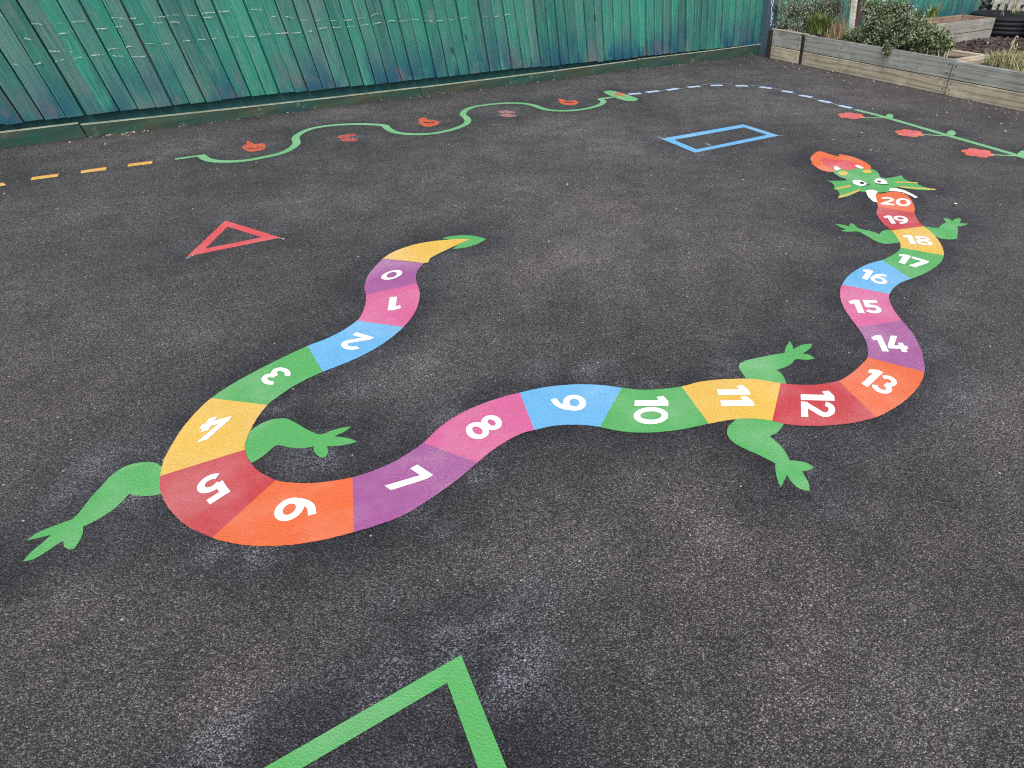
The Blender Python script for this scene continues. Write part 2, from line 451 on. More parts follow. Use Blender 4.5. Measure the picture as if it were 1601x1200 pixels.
EB = [T_((755, 440), (700, 505), (680, 565)), T_((690, 635), (712, 700), (715, 770), (690, 870), (640, 960)),
      U_((1490, 158), (1400, 235), (1280, 310), (1150, 370)), U_((1010, 425), (910, 470), (820, 520), (740, 575)),
      U_((680, 622), (620, 700), (575, 780), (550, 840)), V_((1460, 393), (1490, 465)) + W_((330, 525)),
      W_((425, 575), (520, 590), (640, 592), (760, 580)), W_((882, 558), (1000, 520), (1120, 470), (1220, 410)),
      X_((85, 580), (180, 490), (300, 410), (430, 350), (550, 310)), X_((658, 282), (780, 255), (920, 237), (1060, 233), (1170, 240)),
      X_((1265, 253), (1380, 265)) + Y_((120, 413)), Y_((250, 398), (360, 370), (500, 355), (640, 352), (750, 362)),
      Y_((840, 378), (950, 388), (1070, 385)), Z_((290, 775), (360, 740), (440, 680), (510, 615)),
      Z_((548, 565), (552, 500), (535, 420), (500, 355)), Q_((620, 812), (555, 725), (500, 645), (465, 570), (450, 490)),
      Q_((470, 400), (540, 310), (640, 240), (740, 195)), Q_((855, 165), (950, 120), (1010, 80)),
      R_((895, 945), (890, 900), (865, 860)), R_((820, 802), (760, 755), (715, 700), (695, 655)),
      R_((707, 603), (695, 565), (688, 520), (700, 488))]
COLS = ['purple', 'pink', 'blue', 'green', 'yellow', 'red', 'orange', 'purple', 'pink', 'blue', 'green', 'yellow', 'red', 'orange', 'purple', 'pink', 'blue', 'green', 'yellow', 'red', 'orange']
def edge_curves(E):
    flat, start = [], []
    for seg in E:
        start.append(len(flat)); flat += seg
    return flat, start
fa, sa = edge_curves(EA); fb, sb = edge_curves(EB)
NS = 6
ca = cr([G(*p) for p in fa], NS); cb = cr([G(*p) for p in fb], NS)
def resample(pts, n):
    d = [0]
    for a, b in zip(pts, pts[1:]): d.append(d[-1] + (b - a).length)
    out = []; j = 0
    for k in range(n):
        t = d[-1] * k / (n - 1)
        while j < len(pts) - 2 and d[j + 1] < t: j += 1
        u = (t - d[j]) / max(1e-9, d[j + 1] - d[j]); out.append(pts[j].lerp(pts[j + 1], min(1, u)))
    return out
segs = []
for i in range(21):
    a0 = sa[i] * NS; a1 = sa[i + 1] * NS if i < 20 else len(ca) - 1
    b0 = sb[i] * NS; b1 = sb[i + 1] * NS if i < 20 else len(cb) - 1
    A = resample(ca[a0:a1 + 1], 64); B = resample(cb[b0:b1 + 1], 64)
    for p in A + B: p.z = .007 * ZK
    for p in A[1:-1] + B[1:-1]: p.x += RJ.uniform(-.0011, .0011); p.y += RJ.uniform(-.0011, .0011)
    note(A[::3], 1); note(B[::3], 1)
    mb = MB(); mb.grid(A, B)
    if i == 20:                            # rounded shoulder under the head
        top = cr([B[-1], *[Vector((g.x, g.y, .007 * ZK)) for g in (G(*q) for q in R_((760, 480), (840, 479)))], A[-1]], 5)
        mb.poly(top)
    o = mb.build('body_segment', P[COLS[i]], drag)
    o['label'] = '%s body segment painted with a white %d' % (COLS[i], i)
    segs.append(o)
# tail
tail = T_((360, 395), (450, 338), (560, 293), (700, 253), (850, 228), (1000, 214), (1110, 209), (1205, 211), (1100, 252), (1000, 300), (900, 347), (820, 390), (755, 440))
o = paint_poly('tail_tip', tail, P['yellow'], drag, z=.007)
paint_poly('tail_fin', T_((930, 198), (1050, 175), (1200, 171), (1300, 190), (1355, 208), (1270, 255), (1150, 290), (1035, 303), (1080, 262), (1140, 235), (1205, 213), (1100, 208), (1000, 210)), P['green'], drag, z=.004)

# numerals --------------------------------------------------------
TW = .19
def arc(cx, cy, rx, ry, a0, a1, n=22):
    return [Vector((cx + rx * math.cos(R(a0 + (a1 - a0) * k / n)), cy + ry * math.sin(R(a0 + (a1 - a0) * k / n)), 0)) for k in range(n + 1)]
def glyph(ch):
    """(width, list of strokes/polygons) with height 1; ('s', centreline, width) or ('p', points)"""
    t = TW
    if ch == '0': return .74, [('r', (.37, .5, .37 - t / 2, .5 - t / 2), t)]
    if ch == '1': return .46, [('p', [(.20, 0), (.46, 0), (.46, 1), (.25, 1), (0, .85), (.05, .64), (.20, .72)])]
    if ch == '2': return .68, [('s', arc(.33, .69, .235, .205, 172, -28) + [Vector((.13, .13, 0))], t), ('p', [(.01, 0), (.68, 0), (.68, .2), (.03, .2)])]
    if ch == '3': return .70, [('s', arc(.31, .715, .225, .18, 165, -85), t), ('s', arc(.33, .30, .26, .195, 92, -165), t)]
    if ch == '4': return .78, [('p', [(.34, 1), (.61, 1), (.27, .39), (.78, .39), (.78, .19), (0, .19), (0, .35)]), ('p', [(.45, 0), (.68, 0), (.68, .56), (.48, .56)])]
    if ch == '5': return .68, [('p', [(.08, 1), (.63, 1), (.63, .79), (.08, .79)]), ('p', [(.08, .79), (.29, .79), (.29, .47), (.06, .47)]), ('s', arc(.32, .325, .25, .22, 135, -155), t)]
    if ch == '6': return .74, [('r', (.37, .335, .37 - t / 2, .335 - t / 2), t), ('s', cr([(.115, .36, 0), (.15, .60, 0), (.30, .82, 0), (.56, .94, 0)], 6), t * .98)]
    if ch == '9': return .74, [('r', (.37, .665, .37 - t / 2, .335 - t / 2), t), ('s', cr([(.625, .64, 0), (.59, .40, 0), (.44, .18, 0), (.18, .06, 0)], 6), t * .98)]
    if ch == '7': return .68, [('p', [(0, 1), (.68, 1), (.68, .79), (0, .79)]), ('p', [(.68, .79), (.36, 0), (.09, 0), (.43, .79)])]
    if ch == '8': return .74, [('r', (.37, .74, .335 - t / 2, .26 - t / 2 + .005), t * .92), ('r', (.37, .29, .37 - t / 2, .29 - t / 2), t * .92)]
def number(txt, bl, br, tl, parent, z=.0105):
    g0, g1, g2 = G(*bl), G(*br), G(*tl)
    gs = [glyph(c) for c in txt]; gap = .055
    W = sum(g[0] for g in gs) + gap * (len(gs) - 1)
    ex = (g1 - g0) / W; ey = g2 - g0
    mb = MB(); x0 = 0; lift = 0
    def mp(q, dz): return Vector((g0.x + ex.x * (q[0] + x0) + ey.x * q[1], g0.y + ex.y * (q[0] + x0) + ey.y * q[1], (z + dz) * ZK))
    for w, parts in gs:
        for part in parts:
            dz = lift * .0004; lift += 1
            if part[0] == 'p': mb.poly([mp(q, dz) for q in part[1]])
            elif part[0] == 'r':
                cx, cy, rx, ry = part[1]; hw = part[2] / 2
                mb.grid([mp(q, dz) for q in arc(cx, cy, rx - hw, ry - hw, 0, 360, 40)], [mp(q, dz) for q in arc(cx, cy, rx + hw, ry + hw, 0, 360, 40)])
            else:
                L, Rr = ribbon_pts(part[1], part[2]); mb.grid([mp(q, dz) for q in Rr], [mp(q, dz) for q in L])
        x0 += w + gap
    o = mb.build('number', P['white'], parent)
    bm = bmesh.new(); bm.from_mesh(o.data)
    bmesh.ops.triangulate(bm, faces=[f for f in bm.faces if len(f.verts) > 4])
    for f in bm.faces:
        f.normal_update()
        if f.normal.z < 0: f.normal_flip()
    bm.to_mesh(o.data); bm.free()
NUM = [('0', T_((545, 492)), T_((345, 540)), T_((553, 570))), ('1', T_((553, 764)), T_((430, 768)), T_((535, 893))),
       ('2', U_((1318, 222)), U_((1210, 190)), U_((1200, 308))), ('3', U_((842, 437)), U_((765, 385)), U_((690, 517))),
       ('4', U_((484, 663)), U_((309, 713)), U_((401, 806))), ('5', V_((1297, 515)), V_((1149, 605)), V_((1393, 632))),
       ('6', W_((455, 682)), W_((390, 822)), W_((700, 677))), ('7', W_((1062, 601)), W_((1156, 668)), W_((1268, 483))),
       ('8', X_((307, 499)), X_((397, 584)), X_((493, 396))), ('9', X_((845, 298)), X_((850, 393)), X_((1047, 296))),
       ('10', X_((1345, 303)), X_((1332, 472)), X_((1543, 303))), ('11', Y_((452, 393)), Y_((488, 517)), Y_((640, 391))),
       ('12', Y_((958, 420)), Y_((962, 580)), Y_((1155, 425))), ('13', Z_((450, 780)), Z_((720, 920)), Z_((590, 653))),
       ('14', Z_((637, 512)), Z_((930, 522)), Z_((570, 367))), ('15', Z_((420, 170)), Z_((695, 178)), Z_((372, 50))),
       ('16', Q_((618, 328)), Q_((880, 415)), Q_((680, 243))), ('17', Q_((965, 175)), Q_((1250, 260)), Q_((1028, 97))),
       ('18', R_((940, 912)), R_((1175, 935)), R_((905, 836))), ('19', R_((785, 745)), R_((982, 750)), R_((745, 678))),
       ('20', R_((725, 585)), R_((978, 607)), R_((735, 520)))]
for i, (txt, a, b, c) in enumerate(NUM): number(txt, a[0], b[0], c[0], segs[i])

# legs
LEGS = [V_((965, 492), (930, 472), (870, 465), (800, 475), (730, 500), (660, 550), (600, 615), (540, 680), (490, 745), (440, 800), (380, 825), (300, 855), (220, 890), (158, 935), (230, 918), (305, 900), (250, 950), (190, 1000), (135, 1060), (200, 1045), (270, 1005), (330, 965), (378, 935), (382, 970), (410, 985), (440, 985), (470, 945), (495, 890), (497, 850), (580, 810), (660, 760), (720, 710), (770, 657), (830, 667), (900, 667), (965, 655)),
        U_((560, 800), (620, 745), (690, 712), (750, 702), (800, 705), (860, 735), (920, 770), (990, 797), (1060, 775), (1120, 757), (1180, 750), (1130, 785), (1075, 808), (1140, 815), (1190, 828), (1213, 840), (1160, 855), (1100, 865), (1035, 868), (1040, 900), (1030, 925), (1010, 937), (975, 920), (955, 890), (958, 868), (880, 880), (800, 872), (735, 862), (690, 895), (640, 935), (583, 967), (545, 900)),
        Y_((660, 362), (620, 330), (592, 285), (595, 260), (640, 240), (720, 222), (800, 207), (862, 198), (870, 165), (895, 125), (908, 150), (917, 175), (950, 155), (985, 145), (1028, 142), (1015, 170), (980, 195), (972, 202), (1010, 208), (1045, 230), (1000, 238), (930, 235), (910, 255), (870, 280), (815, 300), (850, 325), (875, 378), (860, 395)),
        Y_((610, 580), (555, 610), (525, 645), (525, 690), (560, 730), (620, 765), (700, 800), (760, 830), (808, 855), (808, 890), (820, 950), (840, 998), (860, 960), (877, 920), (905, 965), (950, 1005), (1012, 1020), (1005, 970), (965, 900), (1005, 897), (1040, 880), (1000, 855), (940, 840), (895, 838), (870, 790), (830, 740), (775, 693), (820, 670), (845, 640), (860, 618), (800, 590)),
        R_((850, 825), (800, 795), (745, 805), (720, 830), (640, 805), (570, 790), (535, 778), (510, 752), (480, 740), (468, 755), (475, 770), (420, 755), (345, 745), (390, 770), (440, 790), (395, 805), (460, 812), (540, 810), (600, 840), (680, 885), (740, 908), (800, 912), (895, 900)),
        R_((1085, 768), (1150, 775), (1210, 783), (1235, 755), (1275, 735), (1255, 705), (1265, 697), (1300, 705), (1325, 725), (1350, 705), (1390, 697), (1400, 715), (1385, 740), (1460, 745), (1430, 758), (1370, 768), (1375, 800), (1370, 850), (1365, 872), (1300, 876), (1240, 870), (1190, 850), (1140, 815))]
for L in LEGS: paint_poly('leg', L, P['green'], drag, z=.004)

# head and flame
flame = paint_poly('flame', R_((143, 200), (165, 170), (218, 140), (290, 160), (352, 178), (388, 184), (376, 163), (450, 175), (520, 195), (590, 225), (640, 258), (655, 295), (560, 330), (420, 345), (338, 316), (290, 312), (230, 295), (190, 270), (153, 240), (162, 238), (150, 218)), P['orange'], drag, z=.004)
paint_poly('flame_core', R_((237, 195), (300, 205), (360, 215), (415, 222), (380, 212), (450, 218), (500, 232), (550, 250), (595, 290), (480, 310), (350, 300), (318, 285), (275, 262), (250, 235)), P['coral'], flame, z=.0055)
head = paint_poly('head', K_((252, 330), (270, 315), (300, 305), (340, 303), (420, 312), (480, 305), (540, 290), (600, 292), (650, 308), (700, 300), (745, 312), (785, 345), (805, 385), (822, 402), (870, 408), (940, 402), (1010, 388), (1062, 376), (1080, 400), (1110, 425), (1170, 450), (1255, 466), (1250, 480), (1340, 515), (1465, 546), (1400, 554), (1300, 552), (1180, 540), (1100, 528), (1045, 514), (1000, 522), (930, 535), (915, 560), (880, 585), (780, 590), (740, 565), (690, 552), (640, 568), (590, 572), (560, 560), (540, 572), (470, 607), (400, 632), (310, 645), (325, 602), (312, 570), (290, 550), (253, 542), (263, 510), (250, 480), (215, 455), (173, 436), (230, 440), (320, 440), (412, 438), (390, 415), (330, 395), (290, 370), (262, 350)), P['green'], drag, z=.007)
for q in (K_((645, 585), (632, 572), (650, 555), (700, 548), (760, 558), (780, 575), (758, 600), (758, 640), (775, 692), (735, 692), (690, 657), (655, 615)),
          K_((913, 550), (930, 530), (990, 530), (1080, 550), (1150, 580), (1210, 610), (1257, 636), (1225, 650), (1180, 622), (1110, 592), (1040, 572), (930, 562))):
    paint_poly('frill', q, P['white'], drag, z=.0095)
for q in (K_((255, 285), (262, 268), (292, 268), (342, 300), (300, 312), (268, 312)), K_((508, 256), (522, 250), (560, 258), (618, 290), (572, 294), (530, 278))):
    paint_poly('fang', q, P['white'], drag, z=.0095)
def ell(cx, cy, rx, ry, rot=0, n=18):
    return [(cx + rx * math.cos(a) * math.cos(rot) - ry * math.sin(a) * math.sin(rot), cy + rx * math.cos(a) * math.sin(rot) + ry * math.sin(a) * math.cos(rot)) for a in [2 * math.pi * k / n for k in range(n)]]
for q in (ell(367, 349, 56, 25, .06), ell(652, 330, 56, 21, .08)): paint_poly('nostril', K_(*q), P['yellow'], head, z=.0095, halo=0)
for q in ([(475, 450), (490, 436), (540, 432), (600, 445), (655, 478), (625, 498), (578, 504), (520, 487), (485, 467)], [(738, 440), (755, 420), (800, 412), (850, 425), (890, 455), (893, 478), (840, 478), (770, 470), (745, 456)]):
    paint_poly('eye', K_(*q), P['white'], head, z=.0095, halo=0)
for q in (ell(590, 468, 27, 13, .2), ell(796, 451, 23, 11, .2)): paint_poly('pupil', K_(*q), P['black'], head, z=.012, halo=0)
for q in ([(572, 506), (625, 499), (655, 480), (688, 482), (652, 494), (618, 508)], [(748, 468), (830, 479), (895, 480), (920, 484), (850, 487), (780, 482)]):
    paint_poly('brow', K_(*q), P['black'], head, z=.012, halo=0)
for a, b, w in (((285, 537), (455, 501), 9), ((310, 642), (565, 552), 10), ((985, 457), (1252, 465), 6), ((1040, 513), (1465, 546), 7)):
    paint_poly('fin_stripe', K_((a[0], a[1] - w), (b[0], b[1] - w), (b[0] + 4, b[1] + w), (a[0], a[1] + w)), P['yellow'], head, z=.0095, smooth=False, halo=0)

# ------------------------------------------------------------------ the other markings
# wavy green line with its oval head
W1 = lambda *p: zm(250, 120, 4.0, p)
W2 = lambda *p: zm(600, 120, 3.905, p)
wave = W1((255, 488), (285, 512), (340, 527), (450, 530), (560, 520), (660, 500), (740, 484), (800, 460), (840, 435), (858, 412), (849, 393), (852, 374), (882, 350), (940, 325), (1030, 308), (1150, 297), (1280, 295), (1400, 302)) \
     + W2((15, 308), (45, 328), (90, 343), (170, 350), (280, 348), (380, 332), (460, 308), (505, 285), (516, 265), (500, 245), (482, 230), (492, 210), (530, 187), (620, 171), (740, 160), (860, 162), (930, 178), (980, 198), (1060, 207), (1160, 205), (1250, 192), (1310, 175), (1343, 155), (1335, 142), (1320, 134), (1400, 124))
wv = empty('painted_wave_line', area_centre(wave), 'thin wavy green line painted along the tarmac beside the fence, ending in an oval', 'ground painting')
paint_ribbon('wave_band', wave, .074, P['line_green'], wv, .004, 8, .7, 14)
paint_ribbon('start_dash', W1((95, 515), (160, 506), (232, 496)), .055, P['line_green'], wv, .0065, 3)
ov = paint_poly('oval_head', W2((1342, 95), (1350, 88), (1380, 84), (1420, 90), (1470, 105), (1520, 120), (1550, 132), (1554, 140), (1530, 147), (1485, 147), (1440, 136), (1400, 122), (1360, 106)), P['line_green'], wv, .0065)
for q in (((1410, 98), (1440, 112), (1475, 120)), ((1420, 110), (1445, 100), (1470, 108))):
    c = [G(*p) for p in W2(*q)]
    paint_ribbon('chalk_scribble', W2(*q), .05, M_SPRAY_OR, ov, .009 + .0008 * len(ov.children), 4, 0)
# orange butterfly smudges beside the wave
BF = [('bright orange', [W1((512, 440), (530, 428), (545, 420), (538, 408), (558, 398), (575, 412), (600, 420), (640, 416), (664, 430), (655, 452), (615, 462), (560, 468), (535, 455))], W1((545, 449), (600, 446), (648, 440)), M_SPRAY_OR, 'bright orange smudge nearest the yellow dashes, in the first dip of the wavy line'),
      ('faded', [W1((1110, 372), (1150, 362), (1220, 354), (1225, 368), (1160, 382), (1115, 384)), W1((1125, 392), (1180, 382), (1238, 388), (1228, 402), (1150, 404))], None, M_SPRAY_RD, 'faded red double smudge under the first crest of the wavy line'),
      ('orange', [W2((212, 255), (250, 248), (270, 262), (310, 264), (340, 275), (330, 292), (280, 304), (240, 300), (215, 285))], W2((240, 275), (280, 281), (310, 277)), M_SPRAY_OR, 'orange smudge in the middle dip of the wavy line, upright tip on its left'),
      ('pale pink', [W2((690, 212), (740, 205), (805, 212), (790, 222), (720, 222)), W2((700, 230), (760, 226), (815, 236), (790, 245), (730, 242))], None, M_SPRAY_PK, 'pale pink worn smudge under the second crest of the wavy line'),
      ('orange', [W2((1062, 132), (1100, 138), (1120, 150), (1160, 142), (1192, 155), (1175, 168), (1130, 172), (1090, 166), (1072, 152))], W2((1100, 155), (1130, 158), (1165, 153)), M_SPRAY_OR, 'small orange smudge in the last dip before the green oval')]
for nm, polys, slot, m, lab in BF:
    e = empty('painted_butterfly', area_centre(polys[0]), lab, 'ground painting', 'orange smudges along the wavy line')
    for pl in polys: paint_poly('wing_smudge', pl, m, e, .004, halo=.6)
    if slot: paint_ribbon('dark_stroke', slot, .028, P['black'], e, .0065, 4, 0)
# yellow dashes
Y1 = lambda *p: zm(0, 0, 3.8095, p)
yd = [((0, 1103), (30, 1095), 'short'), ((187, 1064), (348, 1043), ''), ((482, 1024), (635, 1003), ''), ((763, 984), (907, 966), '')]
ydl = ['cut off yellow dash at the photo edge, leftmost of the yellow dashes', 'yellow dash second from the left end of the yellow row', 'yellow dash third from the left end of the yellow row', 'yellow dash next to the start of the wavy green line']
for (a, b, _), lab in zip(yd, ydl):
    (a, b) = (Y1(a)[0], Y1(b)[0])
    if _ == 'short': a = (a[0] - 30, a[1] + 5.2)
    e = empty('painted_dash', (G(*a) + G(*b)) / 2, lab, 'ground painting', 'yellow dashes along the fence')
    quad_bar('paint_bar', a, b, .095, P['orange_line'], e)
    t = (G(*b) - G(*a)).normalized(); nn = Vector((-t.y, t.x, 0))
    mb = MB(); A, B = G(*a) + nn * .048, G(*b) + nn * .048
    mb.poly([Vector((q.x, q.y, .0012)) for q in (A - nn * .012, B - nn * .008, B + nn * .012, A + nn * .006)])
    mb.build('orange_edge', M_SPRAY_OR, e)
# pale blue dashes
S6 = lambda *p: zm(1000, 120, 4.447, p)
bd = [((-78, 121), (10, 114)), ((50, 107), (135, 97)), ((190, 92), (270, 80)), ((335, 72), (418, 65)), ((493, 60), (577, 58)), ((667, 62), (752, 63)), ((835, 70), (920, 80)), ((990, 97), (1065, 108)), ((1115, 127), (1198, 142)), ((1248, 163), (1330, 180)), ((1388, 198), (1473, 217))]
ords = ['touching the green oval', 'second from the green oval', 'third from the green oval', 'fourth from the green oval', 'fifth from the green oval, where the row begins to turn', 'sixth from the green oval, on the far turn of the row', 'seventh from the green oval, just past the turn', 'fourth from the flower stem', 'third from the flower stem', 'second from the flower stem', 'next to the start of the flower stem']
for (a, b), lab in zip(bd, ords):
    a, b = S6(a)[0], S6(b)[0]
    e = empty('painted_dash', (G(*a) + G(*b)) / 2, 'pale blue dash ' + lab, 'ground painting', 'pale blue dashes before the planters')
    quad_bar('paint_bar', a, b, .085, P['sky'], e)
    t = (G(*b) - G(*a)).normalized(); nn = Vector((-t.y, t.x, 0))
    mb = MB(); A, B = G(*a) + nn * .044, G(*b) + nn * .044
    mb.poly([Vector((q.x, q.y, .0012)) for q in (A, B, B + nn * .10, A + nn * .07)])
    mb.build('navy_edge', P['navy'], e)
cl = paint_ribbon('chalk_line', S6((30, 108), (335, 74), (480, 48), (580, 44), (820, 62), (930, 78), (1060, 112), (1250, 160), (1400, 200), (1500, 228)), .03, M_CHALK, None, .0026, 6, 0)
tag(cl, 'faint white chalk guide line running through the pale blue dashes', 'chalk line')
# flower stem
S8 = lambda *p: zm(1280, 160, 4.987, p)
stem_px = S8((288, 56), (500, 110), (760, 185), (1000, 255), (1300, 340), (1555, 415), (1900, 520))
fl = empty('painted_flower_trail', area_centre(stem_px[:6]), 'straight green painted stem with round leaves, coral flowers branching from its left', 'ground painting')
paint_ribbon('stem', stem_px, .075, P['line_green'], fl, .004, 5)
for (cx, cy, rx, ry) in ((552, 105, 32, 16), (1032, 238, 38, 21), (1592, 402, 48, 27)):
    paint_poly('leaf', S8(*[(cx + x * rx, cy + y * ry) for x, y in ((-1, .1), (-.5, -.7), (.2, -1), (.85, -.35), (1, .4), (.5, .95), (-.4, .95))]), P['line_green'], fl, .0065)
for q in (((350, 121), (500, 119)), ((812, 249), (900, 256), (990, 259)), ((1355, 408), (1450, 413), (1550, 418))):
    paint_ribbon('stalk', S8(*q), .035, P['line_green'], fl, .0055, 4, .3)
def flower(cx, cy, half, lab):
    c = G(*S8((cx, cy))[0]); edge = G(*S8((cx + half, cy))[0]); Rf = (edge - c).length
    e = empty('painted_flower', c, lab, 'ground painting', 'coral flowers along the painted stem')
    pts = []
    for k in range(120):
        a = 2 * math.pi * k / 120 + math.pi / 6
        r = Rf * (.72 + .30 * abs(math.cos(3 * a)) ** .55)
        pts.append(Vector((c.x + r * math.sin(a), c.y + r * math.cos(a), .004 * ZK)))
    note(pts, .6)
    mb = MB(); mb.poly(pts); mb.build('petals', P['petal'], e)
    mb = MB(); mb.poly([Vector((c.x + Rf * .62 * (1 + .14 * math.cos(6 * t)) * math.sin(t), c.y + Rf * .72 * (1 + .14 * math.cos(6 * t)) * math.cos(t), .0065 * ZK)) for t in [2 * math.pi * k / 72 for k in range(72)]])
    mb.build('flower_centre', P['petal_pink'], e)
flower(253, 104, 103, 'coral flower at the top of the painted stem, smallest and farthest of the three')
flower(708, 239, 110, 'coral flower halfway along the painted stem, between the other two')
flower(1240, 393, 121, 'coral flower nearest the photo edge, largest of the three on the stem')
# hollow shapes
def hollow(name, outer, inner, mat, label, w=1):
    g0 = [G(*p) for p in outer]; g1 = [G(*p) for p in inner]; mb = MB(); n = len(g0)
    for p in g0 + g1: p.z = .004 * ZK
    for i in range(n):
        mb.poly([g0[i], g0[(i + 1) % n], g1[(i + 1) % n], g1[i]])
        note([g0[i].lerp(g0[(i + 1) % n], k / 24) for k in range(24)], w)
    o = mb.build(name, mat)
    bm = bmesh.new(); bm.from_mesh(o.data); bmesh.ops.remove_doubles(bm, verts=bm.verts[:], dist=1e-5)
    for f in bm.faces:
        f.normal_update()
        if f.normal.z < 0: f.normal_flip()
    bm.to_mesh(o.data); bm.free()
    return tag(o, label, 'ground painting')
hollow('painted_triangle', W1((410, 898), (755, 1006), (170, 1124)), W1((424, 938), (640, 1003), (285, 1074)), P['coral'], 'hollow red triangle painted on bare tarmac below the wavy line', .6)
hollow('painted_rectangle', S6((150, 430), (720, 330), (972, 408), (385, 527)), S6((240, 438), (725, 351), (885, 403), (398, 504)), P['blue'], 'hollow pale blue rectangle painted between the fence and the dragon head', .7)
tag(paint_ribbon('chalk_mark', S6((455, 458), (500, 480)), .03, M_CHALK, None, .003, 4, 0), 'short white chalk stroke inside the blue rectangle', 'chalk line')
S7 = lambda *p: zm(350, 900, 2.668, p)
o0, i0 = G(*S7((990, 330))[0]), G(*S7((932, 447))[0])
oL, oR = G(*S7((170, 800))[0]), G(*S7((1182, 805))[0])
iL, iR = G(*S7((330, 800))[0]), G(*S7((1062, 805))[0])
dL = (oL - o0).normalized(); dR = (oR - o0).normalized(); SQ = .95
oc = [o0, o0 + dL * SQ, o0 + dL * SQ + dR * SQ, o0 + dR * SQ]
k1 = (i0 - o0).dot(dL); k2 = (i0 - o0).dot(dR); wsq = .085
ic = [i0, i0 + (iL - i0).normalized() * (SQ - .17), i0 + (iL - i0).normalized() * (SQ - .17) + (iR - i0).normalized() * (SQ - .17), i0 + (iR - i0).normalized() * (SQ - .17)]
mb = MB()
for i in range(4):
    a, b, c, d = oc[i], oc[(i + 1) % 4], ic[(i + 1) % 4], ic[i]
    mb.poly([Vector((q.x, q.y, .004 * ZK)) for q in (a, b, c, d)]); note([a.lerp(b, k / 30) for k in range(30)], 1.5)
o = mb.build('painted_square', P['green'])
bm = bmesh.new(); bm.from_mesh(o.data); bmesh.ops.remove_doubles(bm, verts=bm.verts[:], dist=1e-5)
for f in bm.faces:
    f.normal_update()
    if f.normal.z < 0: f.normal_flip()
bm.to_mesh(o.data); bm.free()
tag(o, 'bright green corner of a large hollow square painted in the foreground', 'ground painting')
S5 = lambda *p: zm(1000, 750, 2.664, p)
tag(paint_ribbon('chalk_arc', S5((640, 880), (720, 820), (820, 803), (930, 812), (1020, 845), (1100, 900), (1170, 980), (1220, 1080), (1260, 1200)), .022, M_CHALK_Y, None, .0026, 6, 0), 'faint dotted yellow chalk arc on the tarmac at lower right', 'chalk line')

for u0, v0, u1, v1, lab in ((1028, 213, 1046, 221, 'white chalk tick at the left corner of the blue rectangle'), (1206, 212, 1224, 211, 'white chalk tick at the right corner of the blue rectangle'), (434, 371, 446, 374, 'white chalk tick at the right tip of the red triangle'), (289, 404, 302, 399, 'white chalk tick at the left tip of the red triangle')):
    tag(paint_ribbon('chalk_mark', [(u0, v0), ((u0 + u1) / 2, (v0 + v1) / 2 + .3), (u1, v1)], .022 if v0 < 900 else .012, M_CHALK, None, .003, 4, 0), lab, 'chalk line')

# ------------------------------------------------------------------ the tarmac sheet
xs = np.concatenate([[-400, -120, -40, -15, -9], np.arange(-7.2, 8.6, .03), [10, 14, 20, 45, 130, 400]])
ys = np.concatenate([[-400, -120, -40, -15, -5, -2, -.5], np.arange(0.1, 5, .022), np.arange(5, 15, .05), [15.5, 17, 20, 28, 45, 130, 400]])
nx, ny = len(xs), len(ys)
vx = np.zeros((nx * ny, 3), np.float32); gx, gy = np.meshgrid(xs, ys)
vx[:, 0] = gx.ravel(); vx[:, 1] = gy.ravel()
i0_ = (np.arange(ny - 1)[:, None] * nx + np.arange(nx - 1)[None, :]).ravel()
quads = np.stack([i0_, i0_ + 1, i0_ + nx + 1, i0_ + nx], 1)
me = bpy.data.meshes.new('ground')
me.vertices.add(nx * ny); me.vertices.foreach_set('co', vx.ravel())
me.loops.add(quads.size); me.loops.foreach_set('vertex_index', quads.ravel().astype(np.int32))
me.polygons.add(len(quads)); me.polygons.foreach_set('loop_start', (np.arange(len(quads)) * 4).astype(np.int32))
me.update(calc_edges=True)
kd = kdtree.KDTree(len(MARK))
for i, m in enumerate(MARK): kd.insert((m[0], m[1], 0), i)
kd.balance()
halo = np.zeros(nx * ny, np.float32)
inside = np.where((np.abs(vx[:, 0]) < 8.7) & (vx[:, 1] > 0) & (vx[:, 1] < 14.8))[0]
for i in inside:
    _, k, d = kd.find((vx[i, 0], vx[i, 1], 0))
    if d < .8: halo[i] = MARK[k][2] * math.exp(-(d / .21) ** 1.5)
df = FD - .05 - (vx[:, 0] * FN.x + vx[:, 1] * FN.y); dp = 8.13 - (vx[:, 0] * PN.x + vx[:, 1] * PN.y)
halo = np.maximum(halo, 1.1 * np.exp(-np.maximum(df, 0) / .06) * (df > -.3))           # dirt line with painted contact shade along the fence foot
halo = np.maximum(halo, .9 * np.exp(-np.maximum(dp, 0) / .05) * (dp > -.1)).astype(np.float32)  # contact shade painted into the ground colour at the planter foot
spray = np.zeros(nx * ny, np.float32)
